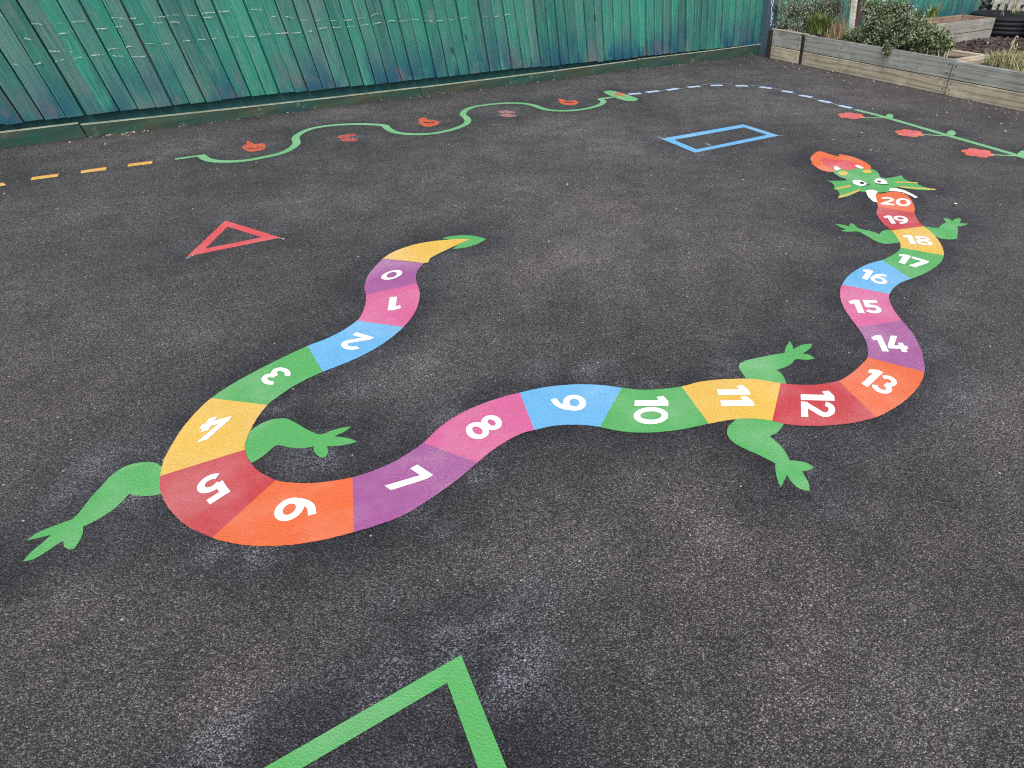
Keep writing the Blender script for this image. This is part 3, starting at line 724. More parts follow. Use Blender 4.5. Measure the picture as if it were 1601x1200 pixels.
SPR = [(705, 1010, .10, .8), (600, 1065, .10, .8), (800, 1050, .12, 1.0), (780, 970, .05, .8), (712, 1012, .018, 1.0), (706, 1004, .015, .9), (500, 715, .10, .9), (470, 700, .10, .7), (400, 865, .08, .9), (335, 862, .06, .7),
       (745, 975, .06, .5), (1450, 545, .10, .9), (930, 578, .12, .6), (845, 580, .10, .7), (1145, 575, .10, .6), (1360, 545, .05, .7), (700, 655, .08, .7), (748, 745, .06, .7),
       (200, 775, .10, .6), (160, 720, .10, .7), (110, 770, .08, .6), (1240, 690, .08, .5), (1265, 740, .07, .7), (1010, 600, .07, .6), (1500, 620, .15, .3), (350, 1170, .10, .7),
       (700, 400, .10, .5), (1320, 430, .10, .4), (560, 610, .08, .35), (530, 570, .10, .35), (1250, 520, .12, .35), (1475, 470, .12, .3), (900, 200, .5, .20), (1100, 150, .4, .25), (1330, 175, .3, .25), (290, 385, .2, .45), (345, 345, .12, .6), (415, 360, .15, .4), (1040, 215, .15, .6), (1085, 240, .2, .5), (960, 380, .4, .2), (650, 590, .25, .15), (1450, 350, .3, .35), (1100, 380, .5, .12), (1400, 1110, .15, .3), (1340, 1000, .06, .4), (398, 229, .16, .6), (430, 224, .14, .4), (542, 214, .18, .6), (668, 190, .2, .6), (790, 177, .22, .6), (888, 160, .22, .6), (430, 640, .05, .5), (460, 625, .04, .5), (975, 600, .05, .6), (1310, 790, .1, .25), (860, 900, .18, .25), (620, 930, .2, .2), (90, 820, .08, .6), (230, 700, .05, .6), (640, 800, .08, .5), (690, 830, .06, .4)]
for (u, v, r, w) in SPR:
    g = G(u, v); d2 = ((vx[:, 0] - g.x) ** 2 + (vx[:, 1] - g.y) ** 2) / (r * r)
    spray = np.maximum(spray, w * np.exp(-d2 * 1.2))
wear = np.zeros(nx * ny, np.float32)
for (u, v, r, w) in [(870, 380, .75, .75), (960, 320, .8, .6), (760, 300, .9, .5), (480, 320, .7, .45), (900, 215, 1.1, .65), (1230, 150, 1.6, .6), (1000, 130, 1.4, .5), (300, 225, .9, .5), (700, 170, 1.0, .5), (560, 120 + 60, 1.0, .4), (1130, 380, .6, .45), (1480, 420, .6, .4), (1530, 640, .4, .5), (1150, 830, .35, .45), (1420, 800, .4, .35), (860, 880, .3, .4), (620, 560, .5, .4), (180, 520, .7, .3), (350, 1090, .12, .7), (130, 960, .25, .3), (1330, 1060, .25, .45), (60, 330, .8, .4)]:
    g = G(u, v); d2 = ((vx[:, 0] - g.x) ** 2 + (vx[:, 1] - g.y) ** 2) / (r * r)
    wear = np.maximum(wear, w * np.exp(-d2))
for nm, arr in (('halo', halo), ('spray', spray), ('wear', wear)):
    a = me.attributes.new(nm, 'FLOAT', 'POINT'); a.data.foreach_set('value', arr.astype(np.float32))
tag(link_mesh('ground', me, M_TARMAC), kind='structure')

# ------------------------------------------------------------------ the fence
random.seed(7)
fence = empty('board_fence', fpt(4, 0, 0), 'tall green stained fence of overlapping vertical boards along the back of the yard', 'fence')
XB = [10, 41, 73, 106, 136, 163, 189, 217, 246, 272, 296, 322, 348, 372, 395, 417, 439, 462, 482, 506, 526, 549, 569, 588, 607, 628, 647, 664, 683, 701, 718, 735, 751, 767, 784, 801, 818, 832, 847, 862, 877, 890, 905, 920, 934, 946, 961, 974, 987, 999, 1011, 1023, 1036, 1048, 1059, 1071, 1083, 1094, 1104, 1115, 1126, 1136, 1146, 1157, 1167, 1177]
def y_bot(x): return np.interp(x, [0, 106, 189, 372, 569, 784, 961, 1071, 1167, 1200], [195, 183, 172, 152, 132.5, 108.5, 93, 80.5, 70, 67])
S = [on_fence(x, float(y_bot(x)))[0] for x in XB]
sp0 = (S[-1] - S[0]) / (len(S) - 1)
S = [S[0] - sp0 * k for k in range(16, 0, -1)] + S
n_left = len(S)
S += [S[-1] + sp0 * k for k in range(1, 3)]
PAL = [(.020, .235, .175), (.032, .265, .200), (.015, .180, .142), (.055, .230, .190), (.022, .290, .195), (.085, .215, .195), (.020, .140, .122), (.032, .325, .230)]
def boards(S, name, zb):
    mb = MB()
    for i in range(len(S) - 1):
        a, b = S[i], S[i + 1] + .022
        col = random.choice(PAL); k = random.uniform(.85, 1.15); col = tuple(c * k for c in col)
        z0 = zb(a) + random.uniform(-.006, .006); z1 = 1.92 + random.uniform(-.01, .01)
        j0, j1 = random.uniform(-.004, .004), random.uniform(-.010, .010)
        lo, hi = random.uniform(-.004, .004), random.uniform(-.012, .012)
        nseg = 5
        ring = []
        for q in range(nseg + 1):
            f = q / nseg; z = z0 + (z1 - z0) * f
            e = lo + (hi - lo) * f + .004 * math.sin(f * 6 + i)
            tl = -.036 + j0 + (j1 - j0) * f
            g = .035 + (.008 * math.sin(i * 3.7))
            ring.append([fpt(a + e, tl + .005, z), fpt(a + e + .006, tl, z), fpt(a + .55 * (b - a) + e, tl * .55 - .002, z), fpt(b - g + e, -.012, z), fpt(b - g + e + .001, .028, z), fpt(b + e, .028, z), fpt(b + e, .0335, z), fpt(a + e, .035, z)])
        base = len(mb.v)
        for r_ in ring:
            mb.v += [tuple(p) for p in r_]; mb.c += [col] * 8
        for q in range(nseg):
            for m in range(8):
                mb.f.append((base + q * 8 + m, base + q * 8 + (m + 1) % 8, base + (q + 1) * 8 + (m + 1) % 8, base + (q + 1) * 8 + m))
        mb.f.append(tuple(base + m for m in reversed(range(8)))); mb.f.append(tuple(base + nseg * 8 + m for m in range(8)))
    return mb.build(name, M_BOARD, fence, colour=True)
M_BOARD = mat_boards()
zb_tab = [(-6, .19), (-1.3, .184), (0.6, .19), (2, .18), (3.8, .175), (5.7, .147), (7, .15), (8.6, .143), (16, .12)]
def zb(s): return float(np.interp(s, [q[0] for q in zb_tab], [q[1] for q in zb_tab]))
boards(S, 'board_panel', zb)
S2 = [8.97 + .18 * k for k in range(37)]
random.seed(11)
boards(S2, 'board_panel', zb)
# rails and kickboards
mb = MB(); fb0, fb1 = .040, .072
mb.hexa([fpt(-4.4, fb0, .02), fpt(15.6, fb0, .02), fpt(15.6, fb1, .02), fpt(-4.4, fb1, .02), fpt(-4.4, fb0, .30), fpt(15.6, fb0, .30), fpt(15.6, fb1, .30), fpt(-4.4, fb1, .30)])
M_RAIL = mat_flat('dark_painted_rail', (.018, .080, .085), nscale=6, var=.45)
mb.build('lower_rail', M_RAIL, fence)
M_KICK = mat_gravel_board()
M_EDGE = mat_flat('worn_timber_edge', (.25, .28, .21), nscale=6, var=.8)
J = [-4.25, -.814, 2.66, 6.065, 8.80]
tops = [(.128, .128), (.112, .092), (.089, .116), (.124, .142)]
for k in range(4):
    a, b = J[k] + .006, J[k + 1] - .006; za, zb_ = tops[k]
    wob = .012 if k == 1 else .004
    mb = MB(); n = 10
    rows = []
    for q in range(n + 1):
        f = q / n; s = a + (b - a) * f; zt = za + (zb_ - za) * f + (-.006 * math.sin(f * math.pi))
        rows.append((fpt(s, -.050, -.02), fpt(s, -.050 + .006 * math.sin(q * 2.1), zt * .5), fpt(s, -.048, zt - .002), fpt(s, -.046, zt), fpt(s, .005, zt), fpt(s, .005, -.02)))
    for m in range(5): mb.grid([r_[m] for r_ in rows], [r_[m + 1] for r_ in rows])
    mb.poly(rows[0]); mb.poly(list(reversed(rows[-1])))
    kb = mb.build('kickboard', M_KICK, fence)
    mb = MB(); mb.grid([r_[2] + Vector((0, 0, .0)) - FN * .003 for r_ in rows], [r_[3] + Vector((0, 0, .003)) for r_ in rows])
    mb.grid([r_[3] + Vector((0, 0, .003)) for r_ in rows], [r_[4] + Vector((0, 0, .003)) for r_ in rows])
    mb.build('worn_edge', M_EDGE, kb)
# painted post with lettering
M_POST = mat_flat('blue_grey_post_paint', (.055, .085, .125), nscale=9, var=.35)
p0s, _ = on_fence(1194.5, 85, -.16); p1s, _ = on_fence(1208, 86, -.16)
post = empty('fence_post', fpt((p0s + p1s) / 2, -.1, 0), 'square blue grey post with white hand lettering at the end of the long fence', 'post')
mb = MB(); mb.hexa([fpt(p0s, -.16, -.02), fpt(p1s, -.16, -.02), fpt(p1s, -.03, -.02), fpt(p0s, -.03, -.02), fpt(p0s, -.16, 2.0), fpt(p1s, -.16, 2.0), fpt(p1s, -.03, 2.0), fpt(p0s, -.03, 2.0)])
mb.build('shaft', M_POST, post, bevel=.006)
M_LETTER = mat_flat('white_lettering', (.72, .75, .82), nscale=40, var=.12)
def letter(ch, s, z, h):
    w = h * .62; t = h * .14; mb = MB()
    def st(pts):
        c = [Vector((x * w, y * h, 0)) for x, y in pts]; L, Rr = ribbon_pts(c, t)
        mb.grid([fpt(s + q.x, -.1635, z + q.y) for q in Rr], [fpt(s + q.x, -.1635, z + q.y) for q in L])
    if ch == 'o': st([(.5 + .42 * math.cos(a), .5 + .42 * math.sin(a)) for a in [2 * math.pi * k / 20 for k in range(21)]])
    if ch == 'r': st([(.2, 0), (.22, .85)]); st([(.2, .72), (.45, .92), (.85, .92)])
    if ch == 'e': st([(.12, .52), (.85, .55), (.78, .85), (.45, .95), (.15, .75), (.1, .4), (.3, .1), (.6, .05), (.9, .22)])
    if ch == 's': st([(.85, .85), (.5, .97), (.2, .8), (.3, .58), (.7, .45), (.82, .2), (.5, .03), (.12, .12)])
    mb.build('letter', M_LETTER, post)
for ch, u, v in (('o', 1205.5, 7.5), ('r', 1205.2, 18.5), ('e', 1205, 29), ('s', 1203.5, 39.5)):
    s_, z_ = on_fence(u, v, -.1635); letter(ch, s_, z_, .088)
# brown intermediate post and pale stake behind the plants
M_BROWN = mat_flat('brown_timber', (.075, .055, .055), nscale=12, var=.4)
q0, _ = on_fence(1338, 30, -.08); q1, _ = on_fence(1347, 30, -.08)
mb = MB(); mb.hexa([fpt(q0, -.11, -.02), fpt(q1, -.11, -.02), fpt(q1, -.03, -.02), fpt(q0, -.03, -.02), fpt(q0, -.11, 1.95), fpt(q1, -.11, 1.95), fpt(q1, -.03, 1.95), fpt(q0, -.03, 1.95)])
tag(mb.build('timber_post', M_BROWN, None, bevel=.006), 'dark brown post against the fence just right of the pale stake', 'post')
# chalk scribbles on the boards
CH = [((245, 185), (330, 188)), ((565, 172), (660, 165)), ((870, 138), (985, 147)), ((1020, 142), (1060, 140)), ((755, 222), (840, 218)), ((900, 210), (960, 205)), ((1060, 190), (1125, 185)), ((460, 265), (525, 255)), ((190, 297), (240, 310)), ((385, 398), (475, 398)), ((430, 482), (500, 462)), ((580, 460), (640, 445)), ((270, 500), (320, 488)), ((710, 430), (805, 425)), ((845, 388), (925, 378)), ((865, 432), (965, 437)), ((1025, 440), (1135, 438)), ((985, 367), (1030, 358)), ((1120, 335), (1200, 338)), ((100, 500), (145, 513)), ((5, 120), (25, 135)), ((430, 190), (490, 180)), ((540, 400), (565, 402))]
CH2 = [((0, 138), (95, 130)), ((0, 175), (65, 175)), ((105, 122), (205, 115)), ((130, 172), (205, 175)), ((255, 118), (335, 122)), ((375, 103), (480, 95)), ((510, 92), (590, 85)), ((395, 135), (460, 130)), ((225, 320), (285, 315)), ((70, 345), (120, 342)), ((340, 312), (410, 305)), ((455, 300), (490, 298)), ((580, 287), (665, 283)), ((705, 278), (790, 283)), ((830, 272), (915, 262)), ((760, 72), (845, 77)), ((1030, 130), (1090, 140)), ((955, 262), (1055, 255)), ((1080, 255), (1150, 250)), ((1150, 155), (1200, 160)), ((920, 125), (955, 128))]
CH3 = [((60, 155), (105, 153)), ((90, 225), (150, 213)), ((180, 155), (240, 160)), ((200, 212), (270, 205)), ((290, 155), (350, 150)), ((310, 208), (370, 210)), ((400, 143), (455, 135)), ((500, 128), (560, 102)), ((420, 200), (480, 188)), ((515, 187), (585, 172)), ((630, 165), (690, 160)), ((720, 163), (790, 155)), ((810, 152), (880, 155)), ((920, 157), (985, 163)), ((1015, 163), (1060, 160)), ((1110, 158), (1140, 152)), ((0, 245), (40, 235))]
CH4 = [((0, 145), (45, 135)), ((175, 132), (195, 130)), ((265, 125), (300, 122)), ((345, 117), (390, 108))]
M_CM = mat_scuffed('board_chalk', (190, 208, 202), .46, 45)
for x0, lst in ((0, CH), (240, CH2), (480, CH3), (720, CH4)):
    for a, b in lst:
        (ua, va), (ub, vb) = zm(x0, 0, 5, [a, b])
        pts = []
        bend = random.uniform(-1.3, .8)
        for k in range(6):
            f = k / 5; u = ua + (ub - ua) * f; v = va + (vb - va) * f + bend * math.sin(f * math.pi) + random.uniform(-.25, .25)
            s_, z_ = on_fence(u, v, -.044); pts.append((s_, z_))
        th = random.uniform(.004, .010); mb = MB()
        mb.grid([fpt(s_, -.044, z_ - th / 2) for s_, z_ in pts], [fpt(s_, -.044, z_ + th / 2) for s_, z_ in pts])
        mb.build('chalk_mark', M_CM, fence)

# ------------------------------------------------------------------ timber planters
WA = mat_wood('grey_sleeper_wood', (.20, .21, .20), (.33, .34, .32), -PA, .35)
WB = mat_wood('bare_sleeper_wood', (.27, .235, .175), (.44, .40, .31), -PA, .45)
WC = mat_wood('sawn_wood', (.36, .30, .23), (.52, .46, .38), -PA, .35)
WD = mat_flat('near_black_timber', (.028, .025, .022), nscale=10, var=.5)  # near-black timber for the stakes either side of the short planter
M_SOIL = mat_flat('planter_soil', (.030, .022, .018), nscale=40, var=.6, bump=1.0)
M_SCREW = mat_flat('rusty_screw', (.02, .018, .016))
def pbox(mb, s0, s1, n0, n1, z0, z1):
    mb.hexa([ppt(s0, n0, z0), ppt(s1, n0, z0), ppt(s1, n1, z0), ppt(s0, n1, z0), ppt(s0, n0, z1), ppt(s1, n0, z1), ppt(s1, n1, z1), ppt(s0, n1, z1)])
def planter(s0, s1, n0, n1, h, hl, label, th=.065, posts=False):
    e = empty('timber_planter', ppt((s0 + s1) / 2, (n0 + n1) / 2, 0), label, 'planter', 'raised timber planters')
    def brd(nm, mat, *a):
        mb = MB(); pbox(mb, *a); return mb.build(nm, mat, e, bevel=.006)
    brd('lower_board', WB, s0, s1, n0, n0 + th, -.02, hl - .004)
    brd('upper_board', WA, s0, s1, n0 + .004, n0 + th + .004, hl + .003, h)
    brd('rear_board', WC, s0, s1, n1 - th, n1, -.02, h - .004)
    brd('end_board', WC, s0 + .002, s0 + th, n0 + th + .006, n1 - th - .002, -.02, h - .002)
    brd('end_board', WC, s1 - th, s1 - .002, n0 + th + .006, n1 - th - .002, -.02, h - .002)
    mb = MB(); A = []; nn = 14
    for i in range(nn + 1):
        A.append([ppt(s0 + th + (s1 - s0 - 2 * th) * i / nn, n0 + th + (n1 - n0 - 2 * th) * j / 6, h - .07 + random.uniform(-.02, .02)) for j in range(7)])
    for i in range(nn): mb.grid(A[i], A[i + 1])
    mb.build('soil', M_SOIL, e, smooth=True)
    for ss in (s0 + .05, s1 - .05):
        for zz in (hl * .35, hl * .75, hl + (h - hl) * .3, hl + (h - hl) * .75):
            c = ppt(ss, n0 - .001, zz)
            mb = MB(); mb.tube([c - PN * .003, c + PN * .004], .008, 8); mb.build('screw_head', M_SCREW, e)
    return e
pl_l = planter(-8.80, -8.14, 8.14, 8.93, PH, .17, 'short weathered timber planter in the corner next to the lettered post')
pl_m = planter(-8.045, -5.315, 8.14, 8.93, PH, .17, 'long timber planter of grey over bare planks holding the big green bush')
pl_r = planter(-5.292, -2.6, 8.115, 8.91, PH - .012, .175, 'timber planter at the photo edge holding dry yellow grass')
mb = MB(); pbox(mb, -8.137, -8.049, 8.165, 8.25, -.02, PH - .03); mb.build('corner_stake', WD, pl_l, bevel=.005)
mb = MB(); pbox(mb, -8.885, -8.805, 8.12, 8.20, -.02, PH - .005); mb.build('corner_stake', WD, pl_l, bevel=.005)
mb = MB(); pbox(mb, -8.83, -8.00, 8.142, 8.20, PH + .002, PH + .016); mb.build('capping', WC, pl_l, bevel=.003)

# rear box planter beside the fence
def fbox(mb, s0, s1, n0, n1, z0, z1):
    mb.hexa([fpt(s0, n0, z0), fpt(s1, n0, z0), fpt(s1, n1, z0), fpt(s0, n1, z0), fpt(s0, n0, z1), fpt(s1, n0, z1), fpt(s1, n1, z1), fpt(s0, n1, z1)])
WG = mat_wood('silvered_wood', (.24, .23, .21), (.38, .36, .33), -FA, .25)
WH = mat_wood('reddish_worn_wood', (.22, .14, .10), (.36, .26, .20), -FA, .3)
b1 = G(1547.8, 58); b0 = G(1485.5, 69.5)
n_b = b1.dot(FN) - FD; s_b1 = b1.dot(FU); s_b0 = s_b1 - 2.6
_, zt_ = on_fence(1555.7, 27.6, n_b); print('rear planter', n_b, s_b0, s_b1, zt_)
n_back = -.42
rp = empty('timber_planter', fpt((s_b0 + s_b1) / 2, (n_b + n_back) / 2, 0), 'silvery empty timber box standing behind on the bark chippings by the fence', 'planter', 'raised timber planters')
def brd(nm, mat, par, *a):
    mb = MB(); fbox(mb, *a); return mb.build(nm, mat, par, bevel=.006)
brd('lower_board', WG, rp, s_b0, s_b1, n_b, n_b + .05, -.02, zt_ * .40)
brd('upper_board', WG, rp, s_b0, s_b1, n_b + .003, n_b + .053, zt_ * .40 + .008, zt_)
brd('rear_board', WH, rp, s_b0, s_b1, n_back - .05, n_back, -.02, zt_ - .003)
brd('end_board', WH, rp, s_b1 - .05, s_b1 - .002, n_b + .056, n_back - .052, -.02, zt_ - .002)
brd('end_board', WH, rp, s_b0 + .002, s_b0 + .05, n_b + .056, n_back - .052, -.02, zt_ - .002)
mb = MB(); mb.poly([fpt(s_b0 + .05, n_b + .05, zt_ - .22), fpt(s_b1 - .05, n_b + .05, zt_ - .22), fpt(s_b1 - .05, n_back - .05, zt_ - .22), fpt(s_b0 + .05, n_back - .05, zt_ - .22)]); mb.build('soil', M_SOIL, rp)

# ------------------------------------------------------------------ bark chippings
random.seed(21)
mb = MB()
cs = [ppt(-8.9, 8.945, .012), ppt(-1.5, 8.945, .012), ppt(-1.5, 13.6, .012), ppt(-6.9, 13.6, .012)]
mb.poly([ppt(-8.3, 8.945, .012), ppt(-1.5, 8.945, .012), ppt(-1.5, 14.6, .012), ppt(-7.5, 14.6, .012)])
tag(mb.build('bark_bed', M_SOIL), kind='structure')
mb = MB()
for _ in range(5200):
    s = random.uniform(-8.0, -2.2); n = random.uniform(8.97, 13.8)
    p = ppt(s, n, random.uniform(.015, .06))
    q = p.dot(FN) - FD
    if q > -.1: continue
    if n_b - .02 < q < n_back + .02 and s_b0 - .02 < p.dot(FU) < s_b1 + .02: continue
    a = random.uniform(0, 6.28); L = random.uniform(.025, .07); w = random.uniform(.012, .03); tz = random.uniform(-.5, .5)
    ex = Vector((math.cos(a), math.sin(a), tz)).normalized(); ey = Vector((-math.sin(a), math.cos(a), random.uniform(-.5, .5))).normalized(); ez = ex.cross(ey).normalized() * random.uniform(.006, .016)
    k = random.choice((.6, .9, 1.2, 1.6, 2.2)); c = (.050 * k, .036 * k, .033 * k)
    if random.random() < .03: c = (.36, .34, .32)
    mb.hexa([p - ex * L - ey * w - ez, p + ex * L * .9 - ey * w - ez, p + ex * L + ey * w * .7 - ez, p - ex * L * .8 + ey * w - ez, p - ex * L * .9 - ey * w * .8 + ez, p + ex * L * .8 - ey * w + ez, p + ex * L * .9 + ey * w * .6 + ez, p - ex * L * .7 + ey * w * .8 + ez], c)
tag(mb.build('bark_chippings', mat_tint('bark', .8, .2), colour=True), 'dark brown bark chippings covering the bed behind the planters', 'bark chippings', kind='stuff')

# ------------------------------------------------------------------ tyres
M_TYRE = mat_flat('black_rubber', (.006, .007, .010), .6, .25, 30, .3, .2)
def tyre(c, Ro, h, label):
    e = empty('tractor_tyre', c, label, 'tyre', 'big tyres behind the bark bed')
    prof = [(.60, .10), (.70, .02), (.86, 0), (.95, .05), (.99, .14), (1.0, .26), (.985, .28), (.985, .31), (1.0, .33), (1.0, .48), (.985, .49), (.985, .51), (1.0, .52), (1.0, .67), (.985, .69), (.985, .72), (1.0, .74), (.99, .86), (.95, .95), (.86, 1), (.70, .98), (.60, .90), (.57, .80), (.63, .60), (.65, .5), (.63, .4), (.57, .2)]
    n = 48; mb = MB(); m = len(prof)
    for k in range(n):
        a = 2 * math.pi * k / n
        for r_, z in prof: mb.v.append((c.x + Ro * r_ * math.cos(a), c.y + Ro * r_ * math.sin(a), c.z + h * z)); mb.c.append((1, 1, 1))
    for k in range(n):
        for j in range(m): mb.f.append((k * m + j, ((k + 1) % n) * m + j, ((k + 1) % n) * m + (j + 1) % m, k * m + (j + 1) % m))
    mb.build('carcass', M_TYRE, e, smooth=True)
    mb = MB(); mb.poly([Vector((c.x + Ro * .63 * math.cos(2 * math.pi * k / 24), c.y + Ro * .63 * math.sin(2 * math.pi * k / 24), c.z + h * .7)) for k in range(24)])
    mb.build('soil', M_SOIL, e)
    return e
tc1 = G(1575, 17, .33); d1 = Vector((tc1.x, tc1.y, 0)).normalized(); tc1 = tc1 + d1 * -.66; tc1.z = 0
tyre(tc1, .72, .35, 'black tyre lying behind the silvery box, the farther of the two')
tc2 = G(1624, 62, 0); d2 = Vector((tc2.x, tc2.y, 0)).normalized(); tc2 = tc2 + d2 * .72
tyre(tc2, .74, .36, 'black tyre lying nearest the photo edge, in front of the other tyre')
print('tyres', tc1, tc2)

# ------------------------------------------------------------------ pale picket fence and slatted panel beyond the tyres
M_PALE = mat_wood('pale_weathered_picket', (.30, .30, .27), (.50, .50, .46), 0, .3)
pk0 = fpt(15.75, -.1, 0)
pf = empty('picket_fence', pk0, 'pale weathered picket fence beyond the tyres at the far corner', 'fence')
dirn = (-FN * .94 + FU * .34).normalized(); dn = Vector((dirn.y, -dirn.x, 0))
def pb(mb, t0, t1, w0, w1, z0, z1, lean=0):
    f = lambda t, w, z: pk0 + dirn * (t + lean * z) + dn * w + Vector((0, 0, z))
    mb.hexa([f(t0, w0, z0), f(t1, w0, z0), f(t1, w1, z0), f(t0, w1, z0), f(t0, w0, z1), f(t1, w0, z1), f(t1, w1, z1), f(t0, w1, z1)])
for k in range(11):
    mb = MB(); pb(mb, .05 + k * .155, .14 + k * .155, 0, .02, .03, 1.25 + random.uniform(-.03, .03), random.uniform(-.02, .05)); mb.build('picket', M_PALE, pf)
for z in (.42, 1.0):
    mb = MB(); pb(mb, 0, 1.8, -.05, -.012, z, z + .09); mb.build('rail', M_PALE, pf)
sf = empty('slatted_panel', pk0 + dirn * 3, 'grey panel of wide horizontal slats beyond the dry grass at the far right', 'fence')
for k in range(8):
    mb = MB(); pb(mb, 1.85, 6.0, 0, .025, .05 + k * .16, .19 + k * .16); mb.build('slat', WG, sf)
for t in (1.9, 3.9, 5.9):
    mb = MB(); pb(mb, t, t + .08, .028, .10, 0, 1.4); mb.build('post', WG, sf)

# ------------------------------------------------------------------ plants
M_LEAF = mat_tint('leaf', .6, .25)
M_STEM = mat_flat('woody_stem', (.09, .07, .05), nscale=30)
def leaf(mb, p, d, up, L, w, col):
    d = d.normalized(); s = d.cross(up)
    if s.length < 1e-3: s = Vector((1, 0, 0))
    s = s.normalized() * w; m = p + d * L * .5 - up.normalized() * L * .04
    i = len(mb.v)
    mb.v += [tuple(p), tuple(m + s), tuple(p + d * L - up.normalized() * L * .12), tuple(m - s)]; mb.c += [col] * 4
    mb.f += [(i, i + 1, i + 2), (i, i + 2, i + 3)]
def rv(): 
    while True:
        v = Vector((random.uniform(-1, 1), random.uniform(-1, 1), random.uniform(-1, 1)))
        if .05 < v.length < 1: return v.normalized()
def bush(name, blobs, label, cat, pal, nl, size, shape=.3, sprigs=60, droop=None, aspect=.34):
    """blobs: (u, v, n, radius along, radius up) on planes parallel to the planters"""
    cs = []
    for (u, v, n, ra, rz) in blobs:
        s, z = on_pl(u, v, n); cs.append((ppt(s, n, z), ra, rz))
    base = Vector((sum(c[0].x for c in cs) / len(cs), sum(c[0].y for c in cs) / len(cs), .3))
    e = empty(name, base, label, cat)
    mb = MB(); sm = MB()
    tot = sum(c[1] * c[2] for c in cs)
    for c, ra, rz in cs:
        k = max(3, int(sprigs * ra * rz / tot))
        cen = [(c, 1.0)]
        for _ in range(k):                 # sprigs: small clusters through the volume
            v = rv(); f = random.uniform(.45, 1.0)
            p = c + Vector((v.x * ra * f, v.y * ra * f, v.z * rz * f))
            tone = random.choice(pal); kk = random.uniform(.8, 1.22)
            up = (p - c + Vector((0, 0, .12))).normalized()
            root = c + (p - c) * .1 - Vector((0, 0, rz * .6)); root.z = max(root.z, .30)
            if random.random() < .5: sm.tube([root, root.lerp(p, .55) + rv() * .02, p], [.007, .004, .002], 4)
            for _ in range(max(4, int(nl / sprigs))):
                q = p + rv() * random.uniform(.0, size * 2.4)
                d = (rv() + up * .8)
                j = random.uniform(.75, 1.25)
                leaf(mb, q, d, rv() * .5 + Vector((0, 0, 1)), size * random.uniform(.7, 1.3), size * aspect * random.uniform(.7, 1.2), tuple(x * kk * j for x in tone))
    if droop:
        for (u0, v0, u1, v1, n) in droop:
            s0, z0 = on_pl(u0, v0, n); s1, z1 = on_pl(u1, v1, n)
            a, b = ppt(s0, n, z0), ppt(s1, n, z1); sm.tube([a, a.lerp(b, .5) - PN * .02, b], .005, 4)
            for k in range(46):
                q = a.lerp(b, random.random()) + rv() * .03
                leaf(mb, q, rv(), Vector((0, 0, 1)), size, size * aspect, random.choice(pal))
    mb.build('foliage', M_LEAF, e, colour=True); sm.build('twigs', M_STEM, e)
    return e
random.seed(5)
G1 = [(.120, .165, .085), (.155, .205, .110), (.19, .245, .145), (.085, .120, .060), (.235, .285, .175), (.27, .30, .20)]
bush('green_bush', [(1345, 58, 8.45, .17, .13), (1330, 60, 8.40, .11, .09), (1375, 48, 8.5, .22, .20), (1372, 26, 8.62, .20, .17), (1390, 20, 8.60, .17, .14), (1400, 50, 8.5, .24, .20), (1425, 38, 8.55, .20, .15), (1438, 55, 8.45, .20, .17), (1460, 60, 8.42, .17, .16), (1473, 70, 8.4, .11, .12), (1412, 66, 8.4, .2, .12), (1360, 12, 8.66, .10, .10), (1407, 14, 8.62, .08, .08)],
     'big bushy green shrub with small grey green leaves spilling over the long planter', 'shrub', G1, 24000, .033, sprigs=1100, droop=[(1386, 66, 1388, 88, 8.10), (1391, 68, 1390, 84, 8.11), (1384, 70, 1384, 80, 8.11)], aspect=.42)
G2 = [(.23, .28, .22), (.30, .35, .28), (.16, .20, .14), (.37, .42, .34), (.13, .17, .08)]
bush('silver_shrub', [(1238, 22, 8.5, .20, .22), (1250, 8, 8.55, .22, .2), (1228, 38, 8.4, .15, .12), (1262, 26, 8.5, .2, .22), (1275, 10, 8.6, .2, .2), (1225, 10, 8.5, .14, .14), (1290, 14, 8.6, .2, .22), (1308, 6, 8.6, .18, .2), (1245, 42, 8.35, .2, .08)],
     'wispy silver leaved shrub growing in the corner planter by the lettered post', 'shrub', G2, 9000, .040, sprigs=700, aspect=.15)
G3 = [(.07, .12, .035), (.12, .18, .05), (.19, .25, .08), (.26, .30, .11)]
def tuft(name, blobs, label, cat, pal, n, length, width, spread, lean=.35, stuff=False, straight=.0):
    mb = MB(); cs = []
    for (u, v, nn, ra) in blobs:
        s, z = on_pl(u, v, nn); cs.append((ppt(s, nn, z), ra))
    for c, ra in cs:
        for _ in range(n // len(cs)):
            p = c + Vector((random.uniform(-ra, ra), random.uniform(-ra, ra), 0))
            a = random.uniform(0, 6.28); ln = length * random.uniform(.5, 1.15); k = random.uniform(.05, lean)
            d = Vector((math.cos(a) * k, math.sin(a) * k, 1)); side = Vector((-math.sin(a + random.uniform(-.8, .8)), math.cos(a), 0)).normalized() * width * random.uniform(.6, 1.2)
            col = random.choice(pal); j = random.uniform(.75, 1.25); col = tuple(x * j for x in col)
            pts = []
            for q in range(4):
                f = q / 3; pts.append(p + d * ln * f + Vector((math.cos(a), math.sin(a), 0)) * (spread * ln * f * f) - Vector((0, 0, 1)) * ln * .25 * f * f * spread)
            w = [1, .9, .6, .1]
            mb.grid([pts[q] - side * w[q] for q in range(4)], [pts[q] + side * w[q] for q in range(4)], col)
    o = mb.build(name, M_LEAF, None, colour=True)
    return tag(o, label, cat)
tuft('grass_clump', [(1275, 50, 8.35, .10), (1287, 52, 8.35, .10)], 'yellow green clump of strappy leaves at the left end of the long planter', 'plant', G3, 420, .28, .007, .55)
DRY = [(.30, .22, .12), (.22, .15, .08), (.40, .32, .19), (.16, .10, .06)]
